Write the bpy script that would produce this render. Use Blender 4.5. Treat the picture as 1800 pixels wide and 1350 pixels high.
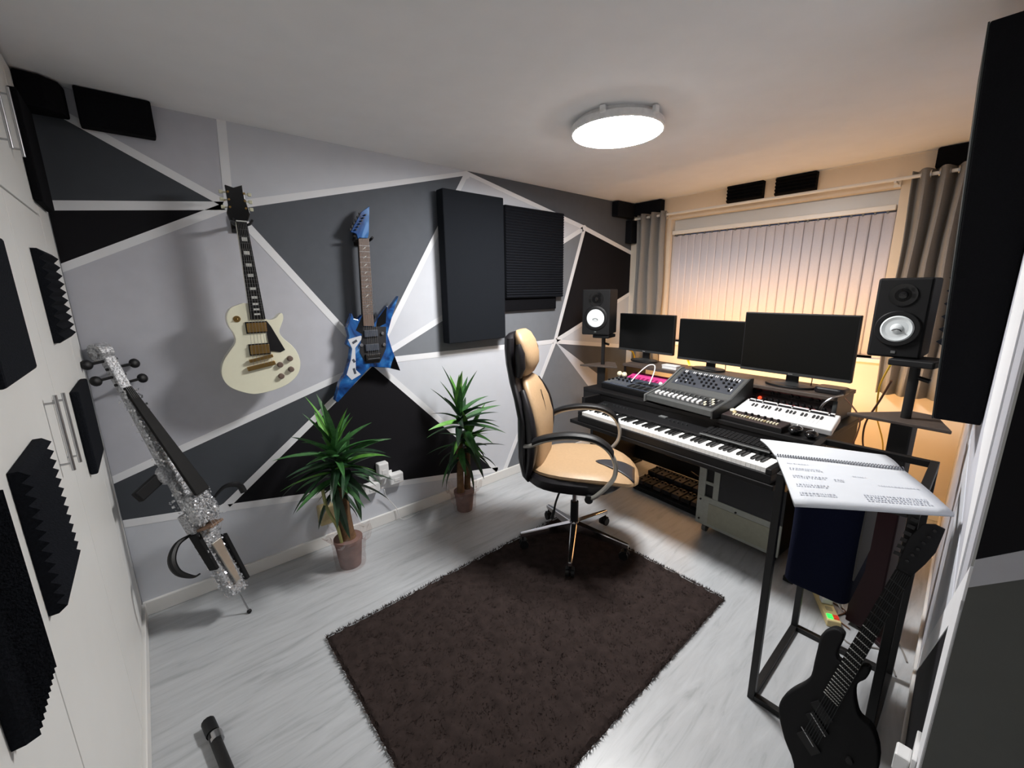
import bpy, bmesh, math, random
from mathutils import Vector, Matrix, noise
random.seed(7)
PI = math.pi
R = math.radians
S = bpy.context.scene
COL = S.collection
for o in list(bpy.data.objects):
    bpy.data.objects.remove(o)

# ------------------------------------------------------------------ camera, world, exposure, lights
L, W, H = 4.0335, 2.5009, 2.35          # room: x to the window wall, y to the painted wall, height
CAM = Vector((0.2275, -0.0495, 1.5511))
yaw, pit, rol = 0.8595, -0.2208, -0.0139
fw = Vector((math.cos(pit) * math.cos(yaw), math.cos(pit) * math.sin(yaw), math.sin(pit)))
rt0 = Vector((math.sin(yaw), -math.cos(yaw), 0))
up0 = rt0.cross(fw)
rt = rt0 * math.cos(rol) + up0 * math.sin(rol)
upv = up0 * math.cos(rol) - rt0 * math.sin(rol)
cd = bpy.data.cameras.new('camera')
cam = bpy.data.objects.new('camera', cd)
COL.objects.link(cam)
cam.matrix_world = Matrix((
    (rt.x, upv.x, -fw.x, CAM.x), (rt.y, upv.y, -fw.y, CAM.y), (rt.z, upv.z, -fw.z, CAM.z), (0, 0, 0, 1)))
cd.sensor_fit = 'HORIZONTAL'
cd.sensor_width = 36
cd.lens = 36 * 736 / 1800
cd.clip_start = 0.01
S.camera = cam
S.view_settings.view_transform = 'Standard'
S.view_settings.look = 'None'
S.view_settings.exposure = 2.02
S.view_settings.gamma = 1
S.view_settings.use_curve_mapping = False
S.cycles.use_denoising = True
w = bpy.data.worlds.new('night')
S.world = w
w.use_nodes = True
w.node_tree.nodes['Background'].inputs[0].default_value = (0.02, 0.03, 0.06, 1)
w.node_tree.nodes['Background'].inputs[1].default_value = 0.3
LAMP = 34.0          # emission of the ceiling lamp diffuser
LED = 20.5           # emission of the warm strips behind the desk


# ------------------------------------------------------------------ materials
def lin(c):
    c = c / 255
    return c / 12.92 if c <= 0.04045 else ((c + 0.055) / 1.055) ** 2.4


def rgb(r, g, b):
    return (lin(r), lin(g), lin(b), 1)


MATS = {}


def mat(name, col, rough=0.6, metal=0.0, var=0.06, scale=40, bump=0.0, spec=0.5, emit=None, es=0, trans=0, coat=0, alpha=1):
    m = bpy.data.materials.new(name)
    m.use_nodes = True
    nt = m.node_tree
    p = nt.nodes['Principled BSDF']
    p.inputs['Roughness'].default_value = rough
    p.inputs['Metallic'].default_value = metal
    p.inputs['Specular IOR Level'].default_value = spec
    p.inputs['Transmission Weight'].default_value = trans
    p.inputs['Coat Weight'].default_value = coat
    p.inputs['Alpha'].default_value = alpha
    tc = nt.nodes.new('ShaderNodeTexCoord')
    nz = nt.nodes.new('ShaderNodeTexNoise')
    nz.inputs['Scale'].default_value = scale
    nz.inputs['Detail'].default_value = 3
    nt.links.new(tc.outputs['Object'], nz.inputs['Vector'])
    rp = nt.nodes.new('ShaderNodeValToRGB')
    a, b = 1 - var, 1 + var
    rp.color_ramp.elements[0].position = 0.3
    rp.color_ramp.elements[1].position = 0.7
    rp.color_ramp.elements[0].color = (col[0] * a, col[1] * a, col[2] * a, 1)
    rp.color_ramp.elements[1].color = (min(1, col[0] * b), min(1, col[1] * b), min(1, col[2] * b), 1)
    nt.links.new(nz.outputs['Fac'], rp.inputs['Fac'])
    nt.links.new(rp.outputs['Color'], p.inputs['Base Color'])
    if bump:
        bn = nt.nodes.new('ShaderNodeBump')
        bn.inputs['Strength'].default_value = bump
        bn.inputs['Distance'].default_value = 0.004
        nt.links.new(nz.outputs['Fac'], bn.inputs['Height'])
        nt.links.new(bn.outputs['Normal'], p.inputs['Normal'])
    if emit:
        p.inputs['Emission Color'].default_value = (*emit[:3], 1)
        p.inputs['Emission Strength'].default_value = es
    MATS[name] = m
    return m


def floor_mat():
    m = mat('grey_laminate', rgb(196, 199, 203), rough=0.34)
    nt = m.node_tree
    p = nt.nodes['Principled BSDF']
    for n in list(nt.nodes):
        if n.type in ('VALTORGB', 'TEX_NOISE'):
            nt.nodes.remove(n)
    tc = next(n for n in nt.nodes if n.type == 'TEX_COORD')
    mp = nt.nodes.new('ShaderNodeMapping')
    mp.inputs['Scale'].default_value = (2.0, 15, 1)
    n1 = nt.nodes.new('ShaderNodeTexNoise')
    n1.inputs['Scale'].default_value = 1.7
    n1.inputs['Detail'].default_value = 9
    n1.inputs['Roughness'].default_value = 0.62
    n1.inputs['Distortion'].default_value = 0.7
    nt.links.new(tc.outputs['Object'], mp.inputs['Vector'])
    nt.links.new(mp.outputs['Vector'], n1.inputs['Vector'])
    rp = nt.nodes.new('ShaderNodeValToRGB')
    e = rp.color_ramp.elements
    e[0].position = 0.26
    e[0].color = rgb(152, 155, 158)
    e[1].position = 0.72
    e[1].color = rgb(192, 195, 198)
    x = rp.color_ramp.elements.new(0.45)
    x.color = rgb(178, 181, 184)
    nt.links.new(n1.outputs['Fac'], rp.inputs['Fac'])
    nt.links.new(rp.outputs['Color'], p.inputs['Base Color'])
    return m


floor_mat()
mat('ceiling_paint', rgb(243, 243, 244), 0.9, var=0.015, scale=8, bump=0.05)
mat('white_paint', rgb(232, 233, 236), 0.75, var=0.015, scale=10)
mat('pale_paint', rgb(204, 207, 214), 0.8, var=0.02, scale=10)
mat('light_grey_paint', rgb(190, 191, 199), 0.8, var=0.03, scale=14)
mat('mid_grey_paint', rgb(118, 122, 128), 0.8, var=0.03, scale=14)
mat('slate_paint', rgb(84, 88, 95), 0.8, var=0.04, scale=14)
mat('dark_slate_paint', rgb(64, 68, 74), 0.8, var=0.04, scale=14)
mat('near_paint', rgb(96, 97, 95), 0.85, var=0.04, scale=14, spec=.2)
mat('black_paint', rgb(21, 20, 24), 0.8, spec=0.2, var=0.05, scale=14)
mat('cream_paint', rgb(226, 214, 198), 0.85, var=0.02, scale=6)
mat('gloss_white', rgb(228, 227, 224), 0.35, var=0.01, scale=5)
mat('wardrobe_white', rgb(232, 232, 229), 0.45, var=0.015, scale=5)
mat('foam', rgb(24, 26, 31), 1.0, var=0.25, scale=220, bump=0.5, spec=0.1)
mat('foam_dark', rgb(17, 17, 20), 1.0, var=0.25, scale=220, bump=0.5, spec=0.1)
mat('fabric_panel', rgb(25, 28, 33), 0.95, var=0.12, scale=300, bump=0.3, spec=0.15)
mat('curtain_cloth', rgb(138, 136, 134), 0.9, var=0.05, scale=160, bump=0.1, spec=0.2)
mat('blind_cloth', rgb(222, 216, 222), 0.85, var=0.02, scale=90)
mat('steel', rgb(180, 180, 182), 0.3, 1.0, var=0.02)
mat('chrome', rgb(205, 205, 208), 0.12, 1.0, var=0.01)
mat('brushed_silver', rgb(186, 183, 176), 0.35, 0.7, var=0.05)
mat('black_plastic', rgb(15, 15, 17), 0.5, spec=0.35, var=0.08)
mat('black_matte', rgb(14, 14, 16), 0.7, spec=0.3, var=0.1)
mat('black_gloss', rgb(12, 12, 14), 0.18, var=0.05, coat=0.3)
mat('screen', rgb(9, 10, 10), 0.35, var=0.02, spec=0.2)
mat('desk_black', rgb(17, 16, 17), 0.5, spec=0.3, var=0.1)
mat('shelf_brown', rgb(74, 64, 58), 0.5, var=0.12)
mat('black_metal', rgb(26, 25, 25), 0.5, 0.3, var=0.1)
mat('burgundy_gloss', rgb(27, 3, 8), 0.5, spec=.25, var=0.08, coat=0.0)
mat('dark_grey_plastic', rgb(44, 46, 47), 0.5, var=0.08)
mat('grey_plastic', rgb(98, 100, 100), 0.5, var=0.06)
mat('mid_plastic', rgb(70, 72, 72), 0.5, var=0.06)
mat('slate_plastic', rgb(62, 68, 80), 0.5, var=0.08)
mat('white_plastic', rgb(226, 226, 226), 0.4, var=0.01)
mat('ivory_plastic', rgb(226, 218, 190), 0.4, var=0.02)
mat('key_white', rgb(240, 240, 238), 0.25, var=0.005)
mat('key_black', rgb(16, 16, 17), 0.3, var=0.05)
mat('pink_plastic', rgb(214, 70, 140), 0.45, var=0.03)
mat('pink_dark', rgb(150, 30, 88), 0.45, var=0.03)
mat('tan_leather', rgb(170, 141, 108), 0.48, var=0.05, scale=70, bump=0.12)
mat('black_leather', rgb(20, 18, 22), 0.38, var=0.1, scale=80, bump=0.12)
mat('charcoal_leather', rgb(46, 47, 52), 0.45, var=0.08, scale=80)
mat('cream_lacquer', rgb(240, 238, 214), 0.2, var=0.01, coat=0.5)
mat('gold', rgb(176, 142, 86), 0.32, 1.0, var=0.08)
mat('ebony', rgb(18, 17, 17), 0.6, spec=.2, var=0.15)
mat('rosewood', rgb(110, 92, 82), 0.5, var=0.15, scale=60)
mat('pearl', rgb(205, 205, 200), 0.3, var=0.08)
mat('tuner_ivory', rgb(210, 208, 180), 0.35, var=0.05)
mat('silver_sequin', rgb(178, 179, 182), 0.35, 0.35, var=0.5, scale=120, bump=1.0)
mat('sequin_flake', rgb(210, 211, 214), 0.25, 0.6, var=0.1)
mat('brown_wood', rgb(140, 112, 92), 0.5, var=0.1)
mat('navy_cloth', rgb(20, 24, 44), 0.95, var=0.12, scale=250, bump=0.2, spec=0.1)
mat('grey_cloth', rgb(90, 88, 86), 0.95, var=0.1, scale=250)
mat('paper', rgb(204, 208, 214), 0.85, var=0.008, scale=20)
mat('ink', rgb(176, 180, 190), 0.9, var=0.05)
mat('spiral_wire', rgb(110, 112, 120), 0.4, 0.6, var=0.05)
mat('rug_pile', rgb(52, 44, 42), 1.0, var=0.16, scale=22, bump=0.8, spec=0.05)
mat('bark', rgb(110, 82, 56), 0.9, var=0.3, scale=30, bump=0.8)
mat('terracotta', rgb(128, 98, 90), 0.7, var=0.15, scale=20)
mat('soil', rgb(46, 34, 28), 1.0, var=0.3, scale=60, bump=0.8)
mat('dry_stem', rgb(150, 150, 96), 0.8, var=0.15)
mat('yellow_cable', rgb(236, 192, 40), 0.5, var=0.03)
mat('brown_cable', rgb(92, 58, 36), 0.5, var=0.05)
mat('grey_cable', rgb(130, 126, 122), 0.5, var=0.05)
mat('strip_yellow', rgb(226, 206, 150), 0.5, var=0.04)
mat('beige_plastic', rgb(176, 160, 120), 0.5, var=0.05)
mat('panel_silver', rgb(158, 160, 152), 0.45, 0.25, var=0.06)
mat('panel_dark', rgb(30, 30, 34), 0.5, var=0.1)
mat('panel_olive', rgb(150, 150, 134), 0.5, 0.1, var=0.05)
mat('rack_brown', rgb(46, 36, 36), 0.5, var=0.15)
mat('dark_slate', rgb(52, 56, 64), 0.5, var=.06)
mat('rack_dark', rgb(34, 26, 26), 0.7, var=0.2)
mat('rack_red', rgb(150, 72, 72), 0.5, var=0.1)
mat('cone_white', rgb(226, 232, 234), 0.45, var=0.01)
mat('green_led', rgb(20, 220, 60), 0.4, emit=(0.02, 1, 0.08), es=.5)
mat('red_switch', rgb(214, 52, 40), 0.4, emit=(1, 0.05, 0.02), es=0.05)
mat('red_knob', rgb(226, 62, 44), 0.4, emit=(1, 0.06, 0.02), es=0.5)
mat('lamp_glow', rgb(255, 255, 255), 0.5, emit=(1.0, 0.985, 0.97), es=LAMP)
mat('lamp_rim', rgb(236, 236, 236), 0.5)
mat('led_glow', rgb(255, 200, 120), 0.5, emit=(1.0, 0.54, 0.19), es=LED)
mat('trap_fabric', rgb(20, 20, 22), 1.0, var=0.15, scale=260, bump=0.4, spec=0.08)
mat('trap_fabric_lit', rgb(44, 48, 48), 0.9, var=0.1, scale=200)  # the trap's black again, lightened for lamplight grazing its front


def leaf_mat(name, c1, c2):
    m = mat(name, rgb(*c1), 0.45, var=0.0)
    nt = m.node_tree
    p = nt.nodes['Principled BSDF']
    rp = next(n for n in nt.nodes if n.type == 'VALTORGB')
    nz = next(n for n in nt.nodes if n.type == 'TEX_NOISE')
    nz.inputs['Scale'].default_value = 9
    rp.color_ramp.elements[0].color = rgb(*c1)
    rp.color_ramp.elements[1].color = rgb(*c2)
    return m


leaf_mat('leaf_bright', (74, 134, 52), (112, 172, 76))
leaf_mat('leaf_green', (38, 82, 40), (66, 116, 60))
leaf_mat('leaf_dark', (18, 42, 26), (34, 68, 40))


def glassy(name, tint, k):
    m = bpy.data.materials.new(name)
    m.use_nodes = True
    nt = m.node_tree
    for n in list(nt.nodes):
        nt.nodes.remove(n)
    out = nt.nodes.new('ShaderNodeOutputMaterial')
    mix = nt.nodes.new('ShaderNodeMixShader')
    tr = nt.nodes.new('ShaderNodeBsdfTransparent')
    tr.inputs[0].default_value = tint
    gl = nt.nodes.new('ShaderNodeBsdfGlossy')
    gl.inputs['Roughness'].default_value = 0.08
    mix.inputs[0].default_value = k
    nt.links.new(tr.outputs[0], mix.inputs[1])
    nt.links.new(gl.outputs[0], mix.inputs[2])
    nt.links.new(mix.outputs[0], out.inputs[0])
    MATS[name] = m


glassy('clear_wrap', (0.93, 0.89, 0.88, 1), 0.12)
glassy('window_glass', (0.95, 0.95, 0.95, 1), 0.08)


def blue_flash():
    m = mat('blue_flash', rgb(40, 70, 130), 0.22, coat=0.5)
    nt = m.node_tree
    p = nt.nodes['Principled BSDF']
    rp = next(n for n in nt.nodes if n.type == 'VALTORGB')
    nz = next(n for n in nt.nodes if n.type == 'TEX_NOISE')
    nz.inputs['Scale'].default_value = 7
    nz.inputs['Detail'].default_value = 6
    nz.inputs['Distortion'].default_value = 1.6
    cr = rp.color_ramp
    cr.elements[0].position = 0.30
    cr.elements[0].color = rgb(16, 24, 50)
    cr.elements[1].position = 0.66
    cr.elements[1].color = rgb(92, 140, 200)
    x = cr.elements.new(0.46)
    x.color = rgb(24, 74, 140)
    x = cr.elements.new(0.58)
    x.color = rgb(40, 104, 168)


blue_flash()


# ------------------------------------------------------------------ mesh helpers
class MB:
    def __init__(s):
        s.bm = bmesh.new()

    def _add(s, verts, faces):
        v = [s.bm.verts.new(p) for p in verts]
        for f in faces:
            try:
                s.bm.faces.new([v[i] for i in f])
            except ValueError:
                pass
        return s

    def box(s, x0, x1, y0, y1, z0, z1, M=None):
        P = [Vector((x, y, z)) for z in (z0, z1) for y in (y0, y1) for x in (x0, x1)]
        if M is not None:
            P = [M @ p for p in P]
        return s._add(P, [(0, 2, 3, 1), (4, 5, 7, 6), (0, 1, 5, 4), (2, 6, 7, 3), (0, 4, 6, 2), (1, 3, 7, 5)])

    def bar(s, p0, p1, wd, ht, up=(0, 0, 1)):
        p0, p1 = Vector(p0), Vector(p1)
        d = (p1 - p0)
        ln = d.length
        d.normalize()
        u = Vector(up)
        sd = d.cross(u)
        if sd.length < 1e-4:
            sd = d.cross(Vector((1, 0, 0)))
        sd.normalize()
        u = sd.cross(d)
        M = Matrix(((d.x, sd.x, u.x, p0.x), (d.y, sd.y, u.y, p0.y), (d.z, sd.z, u.z, p0.z), (0, 0, 0, 1)))
        return s.box(0, ln, -wd / 2, wd / 2, -ht / 2, ht / 2, M)

    def tube(s, pts, r, n=8, cap=True):
        pts = [Vector(p) for p in pts]
        rs = r if isinstance(r, (list, tuple)) else [r] * len(pts)
        rings = []
        prev = None
        for i, p in enumerate(pts):
            t = (pts[min(i + 1, len(pts) - 1)] - pts[max(i - 1, 0)])
            if t.length < 1e-9:
                t = Vector((0, 0, 1))
            t.normalize()
            if prev is None:
                a = Vector((0, 0, 1)) if abs(t.z) < 0.9 else Vector((1, 0, 0))
                u = t.cross(a).normalized()
            else:
                u = (prev - t * prev.dot(t)).normalized()
            prev = u
            v = t.cross(u)
            rings.append([s.bm.verts.new(p + (u * math.cos(2 * PI * k / n) + v * math.sin(2 * PI * k / n)) * rs[i]) for k in range(n)])
        for a, b in zip(rings, rings[1:]):
            for k in range(n):
                s.bm.faces.new((a[k], a[(k + 1) % n], b[(k + 1) % n], b[k]))
        if cap:
            s.bm.faces.new(rings[0][::-1])
            s.bm.faces.new(rings[-1])
        return s

    def cyl(s, p0, p1, r0, r1=None, n=20):
        return s.tube([p0, p1], [r0, r0 if r1 is None else r1], n)

    def lathe(s, prof, n=24, M=None):
        rings = []
        for (r, z) in prof:
            ring = []
            for k in range(n):
                p = Vector((r * math.cos(2 * PI * k / n), r * math.sin(2 * PI * k / n), z))
                ring.append(s.bm.verts.new(M @ p if M is not None else p))
            rings.append(ring)
        for a, b in zip(rings, rings[1:]):
            for k in range(n):
                s.bm.faces.new((a[k], a[(k + 1) % n], b[(k + 1) % n], b[k]))
        s.bm.faces.new(rings[0][::-1])
        s.bm.faces.new(rings[-1])
        return s

    def loft(s, rings):
        rr = [[s.bm.verts.new(p) for p in ring] for ring in rings]
        n = len(rr[0])
        for a, b in zip(rr, rr[1:]):
            for k in range(n):
                s.bm.faces.new((a[k], a[(k + 1) % n], b[(k + 1) % n], b[k]))
        s.bm.faces.new(rr[0][::-1])
        s.bm.faces.new(rr[-1])
        return s

    def prism(s, poly, z0, z1, M=None):
        a = [Vector((p[0], p[1], z0)) for p in poly]
        b = [Vector((p[0], p[1], z1)) for p in poly]
        if M is not None:
            a = [M @ p for p in a]
            b = [M @ p for p in b]
        n = len(poly)
        va = [s.bm.verts.new(p) for p in a]
        vb = [s.bm.verts.new(p) for p in b]
        s.bm.faces.new(va[::-1])
        s.bm.faces.new(vb)
        for k in range(n):
            s.bm.faces.new((va[k], va[(k + 1) % n], vb[(k + 1) % n], vb[k]))
        return s

    def sphere(s, c, r, sx=1, sy=1, sz=1, n=14, M=None):
        c = Vector(c)
        rings = []
        m = n // 2
        for i in range(1, m):
            t = PI * i / m
            ring = []
            for k in range(n):
                p = c + Vector((sx * r * math.sin(t) * math.cos(2 * PI * k / n), sy * r * math.sin(t) * math.sin(2 * PI * k / n), -sz * r * math.cos(t)))
                ring.append(M @ p if M is not None else p)
            rings.append(ring)
        return s.loft(rings)

    def grid(s, nu, nv, f, two=False):
        vs = [[s.bm.verts.new(f(i / nu, j / nv)) for j in range(nv + 1)] for i in range(nu + 1)]
        for i in range(nu):
            for j in range(nv):
                s.bm.faces.new((vs[i][j], vs[i + 1][j], vs[i + 1][j + 1], vs[i][j + 1]))
        return s

    def build(s, name, m, parent=None, smooth=False, bevel=0, seg=2, sub=0, solid=0):
        bmesh.ops.recalc_face_normals(s.bm, faces=s.bm.faces)
        me = bpy.data.meshes.new(name)
        if smooth:
            for f in s.bm.faces:
                f.smooth = True
        s.bm.to_mesh(me)
        s.bm.free()
        if smooth:
            me.set_sharp_from_angle(angle=R(40))
        me.materials.append(MATS[m])
        o = bpy.data.objects.new(name, me)
        COL.objects.link(o)
        if parent is not None:
            o.parent = parent
        if solid:
            md = o.modifiers.new('solid', 'SOLIDIFY')
            md.thickness = solid
        if bevel:
            md = o.modifiers.new('bevel', 'BEVEL')
            md.width = bevel
            md.segments = seg
            md.limit_method = 'ANGLE'
            md.angle_limit = R(40)
        if sub:
            md = o.modifiers.new('sub', 'SUBSURF')
            md.levels = sub
            md.render_levels = sub
        return o


def tag(o, label, cat, group=None, kind=None):
    o['label'] = label
    o['category'] = cat
    if group:
        o['group'] = group
    if kind:
        o['kind'] = kind
    return o


def thing(name, label, cat, loc=(0, 0, 0), rotz=0, group=None, M=None):
    o = bpy.data.objects.new(name, None)
    o.empty_display_size = 0.05
    COL.objects.link(o)
    if M is not None:
        o.matrix_world = M
    else:
        o.location = loc
        o.rotation_euler = (0, 0, rotz)
    return tag(o, label, cat, group)


def struct(o):
    o['kind'] = 'structure'
    return o


def frame(o, ex, ey, ez):
    o = Vector(o)
    return Matrix(((ex[0], ey[0], ez[0], o.x), (ex[1], ey[1], ez[1], o.y), (ex[2], ey[2], ez[2], o.z), (0, 0, 0, 1)))


def inst(src, name, parent, M):
    o = bpy.data.objects.new(name, src.data)
    COL.objects.link(o)
    o.parent = parent
    o.matrix_local = M
    return o


def catmull(pts, k=4, closed=True):
    out = []
    n = len(pts)
    rng = range(n) if closed else range(n - 1)
    for i in rng:
        if closed:
            p0, p1, p2, p3 = (Vector(pts[(i + j - 1) % n]) for j in range(4))
        else:
            p0, p1, p2, p3 = (Vector(pts[min(max(i + j - 1, 0), n - 1)]) for j in range(4))
        for t in range(k):
            t = t / k
            out.append(0.5 * ((2 * p1) + (p2 - p0) * t + (2 * p0 - 5 * p1 + 4 * p2 - p3) * t * t + (3 * p1 - p0 - 3 * p2 + p3) * t ** 3))
    if not closed:
        out.append(Vector(pts[-1]))
    return out


def rrect(hx, hy, r, n=5):
    out = []
    for cx, cy, a0 in ((hx - r, hy - r, 0), (-hx + r, hy - r, 90), (-hx + r, -hy + r, 180), (hx - r, -hy + r, 270)):
        for k in range(n + 1):
            a = R(a0 + 90 * k / n)
            out.append((cx + r * math.cos(a), cy + r * math.sin(a)))
    return out


# ------------------------------------------------------------------ room shell
XR = 1.25                      # the right wall ends at an outside corner here
YR = -0.0869


def ywall(x):                  # the right wall stands a touch out of square
    return YR * (L - x) / (L - XR)


YB = -1.5
o = MB().prism([(-0.62, YB), (XR + 0.1, YB), (XR + 0.1, YR - .1), (L + .1, -.1), (L + .1, W + .1), (-.62, W + .1)], -0.05, 0).build('floor', 'grey_laminate')
struct(o)
o = MB().prism([(-0.62, YB), (XR + 0.1, YB), (XR + 0.1, YR - .1), (L + .1, -.1), (L + .1, W + .1), (-.62, W + .1)], H, H + .05).build('ceiling', 'ceiling_paint')
struct(o)

# painted wall: (x, z) polygons on y = W
wall_left = struct(MB().box(-.62, L + .1, W, W + .1, 0, H).build('wall_left', 'white_paint'))
WZ = frame((0, W, 0), (1, 0, 0), (0, 0, 1), (0, -1, 0))
N1, N2, N3, N4, N5 = (.618, 1.970), (1.267, 1.121), (3.30, 2.08), (2.931, 1.103), (2.041, 2.341)
PANELS = [
    ('light_grey_paint', [(0, H), (.638, H), N1, (0, 2.303)]),
    ('pale_paint', [(.638, H), (2.041, H), N5, N1]),
    ('dark_slate_paint', [(0, 2.303), N1, (0, 1.905)]),
    ('black_paint', [(0, 1.905), N1, (0, 1.669)]),
    ('light_grey_paint', [(0, 1.669), N1, N2, (0, .729)]),
    ('dark_slate_paint', [(0, .729), N2, (.386, .439), (0, .501)]),
    ('black_paint', [N2, (2.243, .095), (.386, .439)]),
    ('slate_paint', [N1, N5, N2]),
    ('pale_paint', [N5, N3, N2]),
    ('mid_grey_paint', [N2, N3, N4]),
    ('pale_paint', [N2, N4, (2.318, 0), (2.28, 0), (2.243, .095)]),
    ('mid_grey_paint', [N4, (4.03, 0), (2.318, 0)]),
    ('black_paint', [N3, (4.033, 1.905), (4.033, 1.49), N4]),
    ('pale_paint', [N4, (4.033, 1.49), (4.033, .952)]),
    ('slate_paint', [N4, (4.033, .952), (4.033, .43)]),
    ('pale_paint', [N4, (4.033, .43), (4.03, 0)]),
    ('slate_paint', [N5, (2.041, H), (4.033, H), (4.033, 1.905), N3]),
    ('pale_paint', [(0, .501), (.386, .439), (2.243, .095), (2.28, 0), (0, 0)]),
]
for m, poly in PANELS:
    MB().prism(poly, 0, 0.002, WZ).build('painted_panel', m, wall_left)
STRIPES = [((0, 2.303), N1), ((0, 1.905), N1), ((0, 1.669), N1), ((.638, H), N1), (N1, N5), (N1, N2), ((0, .729), N2), (N2, (.386, .439)),
           ((0, .501), (.386, .439)), (N2, (2.243, .095)), (N2, N5), (N2, N3), (N2, N4), (N5, N3), (N3, (4.03, 1.905)), (N3, N4),
           (N4, (2.318, .05)), (N4, (4.03, 1.49)), (N4, (4.03, .952)), ((.386, .439), (2.243, .095))]
for a, b in STRIPES:
    a, b = Vector(a), Vector(b)
    d = (b - a).normalized()
    n = Vector((-d.y, d.x)) * 0.019
    a, b = a - d * .012, b + d * .012
    q = [a + n, b + n, b - n, a - n]
    q = [(min(max(p.x, 0), L), min(max(p.y, 0), H)) for p in q]
    MB().prism(q, 0, 0.0035, WZ).build('painted_stripe', 'white_paint', wall_left)

for hx, hz in (N1, N2, N3, N4, (2.041, 2.325), (.386, .439)):
    MB().prism([(hx + .026 * math.cos(a * PI / 4), min(H, hz + .026 * math.sin(a * PI / 4))) for a in range(8)], 0, .0036, WZ).build('stripe_joint', 'white_paint', wall_left)
# window wall with the window hole
WY0, WY1, WZ0, WZ1 = .50, 2.08, 1.05, 2.165
b = MB().box(L, L + .25, -.1, WY0, 0, H).box(L, L + .25, WY1, W + .1, 0, H).box(L, L + .25, WY0, WY1, 0, WZ0).box(L, L + .25, WY0, WY1, WZ1, H)
wall_front = struct(b.build('wall_front', 'cream_paint'))
# right wall
n_r = Vector((YR, XR - L, 0)).normalized() * -1
d_r = Vector((XR - L, YR, 0)).normalized()
MR = frame((L, 0, 0), d_r, (0, 0, 1), n_r)          # local x runs from the window wall towards the camera
LR = math.hypot(L - XR, YR)
b = MB().box(-.2, LR - .05, 0, H, -.1, 0, MR)
wall_right = struct(b.build('wall_right', 'light_grey_paint'))


def xr(x):
    return (L - x) / (L - XR) * LR


def rpoly(m, pts, t=0.002, name='painted_panel'):
    MB().prism([(xr(x), z) for x, z in pts], 0, t, MR).build(name, m, wall_right)


rpoly('pale_paint', [(4.0, 1.3), (2.7, 1.3), (2.5, .98), (1.9, .93), (1.46, .84), (1.62, .70), (2.25, .14), (2.235, .74), (2.6, .9), (4.0, .9)])
rpoly('white_paint', [(1.95, 2.35), (1.55, 2.35), (1.48, 1.27), (1.46, .95), (1.444, .87), (1.60, 1.03), (1.80, 1.19)], .003, 'painted_stripe')
rpoly('white_paint', [(1.25, 1.07), (1.25, .98), (2.3, .07), (2.3, .17)], .0035, 'painted_stripe')
rpoly('black_paint', [(1.25, .98), (2.3, .07), (2.3, 0), (1.25, 0)])
rpoly('white_paint', [(1.25, 1.0), (1.38, .88), (1.31, 0), (1.25, 0)], .004, 'painted_stripe')
# the wall turns the corner here: near face
b = MB().prism([(XR, YB), (XR + .1, YB), (XR + .1, ywall(XR + .1)), (XR, YR)], 0, H)
wall_near = struct(b.build('wall_near', 'near_paint'))
MN = frame((XR, 0, 0), (0, 1, 0), (0, 0, 1), (-1, 0, 0))
MB().prism([(YR, 1.085), (YR, H), (YB, H), (YB, 2.35)], 0, .002, MN).build('painted_panel', 'black_paint', wall_near)
MB().prism([(YR, 1.03), (YR, 1.085), (YB, 2.35), (YB, 2.27)], 0, .003, MN).build('painted_stripe', 'light_grey_paint', wall_near)
struct(MB().box(-.62, XR + .1, YB - .1, YB, 0, H).build('wall_back', 'white_paint'))
struct(MB().box(-.72, -.62, YB - .1, W + .1, 0, H).build('wall_recess', 'white_paint'))
# baseboards
struct(MB().box(0, L, W - .018, W, 0, .075).build('baseboard_left', 'gloss_white', bevel=.004))
struct(MB().box(L - .018, L, 0, W - .018, 0, .075).build('baseboard_front', 'gloss_white', bevel=.004))
struct(MB().box(0, LR, 0, .07, 0, .012, MR).build('baseboard_right', 'gloss_white', bevel=.003))

# window: frame, mullions, glass, pelmet board, sill
win = bpy.data.objects.new('window_1', None)
COL.objects.link(win)
struct(win)
fx = L + .13
b = MB().box(fx, fx + .06, WY0, WY1, WZ0, WZ0 + .06).box(fx, fx + .06, WY0, WY1, WZ1 - .06, WZ1)
b.box(fx, fx + .06, WY0, WY0 + .06, WZ0 + .06, WZ1 - .06).box(fx, fx + .06, WY1 - .06, WY1, WZ0 + .06, WZ1 - .06)
for k in (1, 2):
    yy = WY0 + (WY1 - WY0) * k / 3
    b.box(fx, fx + .06, yy - .03, yy + .03, WZ0 + .06, WZ1 - .06)
b.build('window_frame', 'gloss_white', win)
MB().box(fx + .025, fx + .03, WY0 + .06, WY1 - .06, WZ0 + .06, WZ1 - .06).build('glass', 'window_glass', win)
MB().box(L + .075, L + .095, WY0, WY1, 2.05, WZ1).build('pelmet_board', 'gloss_white', win)
struct(MB().box(L - .028, L + .13, WY0 - .16, WY1 + .1, WZ0 - .03, WZ0).build('trim_1', 'gloss_white', bevel=.005))

# ------------------------------------------------------------------ ceiling lamp
t = thing('ceiling_lamp', 'round flush ceiling lamp glowing bright white', 'lamp', (2.12, 1.33, H))
MB().lathe([(.20, 0), (.20, -.02), (.222, -.022), (.224, -.05), (.219, -.054), (.214, -.054)], 48).build('lamp_base', 'lamp_rim', t, smooth=True)
MB().lathe([(.214, -.053), (.212, -.057), (.16, -.060), (.08, -.061), (.01, -.061)], 48).build('diffuser', 'lamp_glow', t, smooth=True)
for a in (200, 262):
    MB().box(.222, .240, -.012, .012, -.034, -.006, Matrix.Rotation(R(a), 4, 'Z')).build('clip', 'lamp_rim', t)

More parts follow.
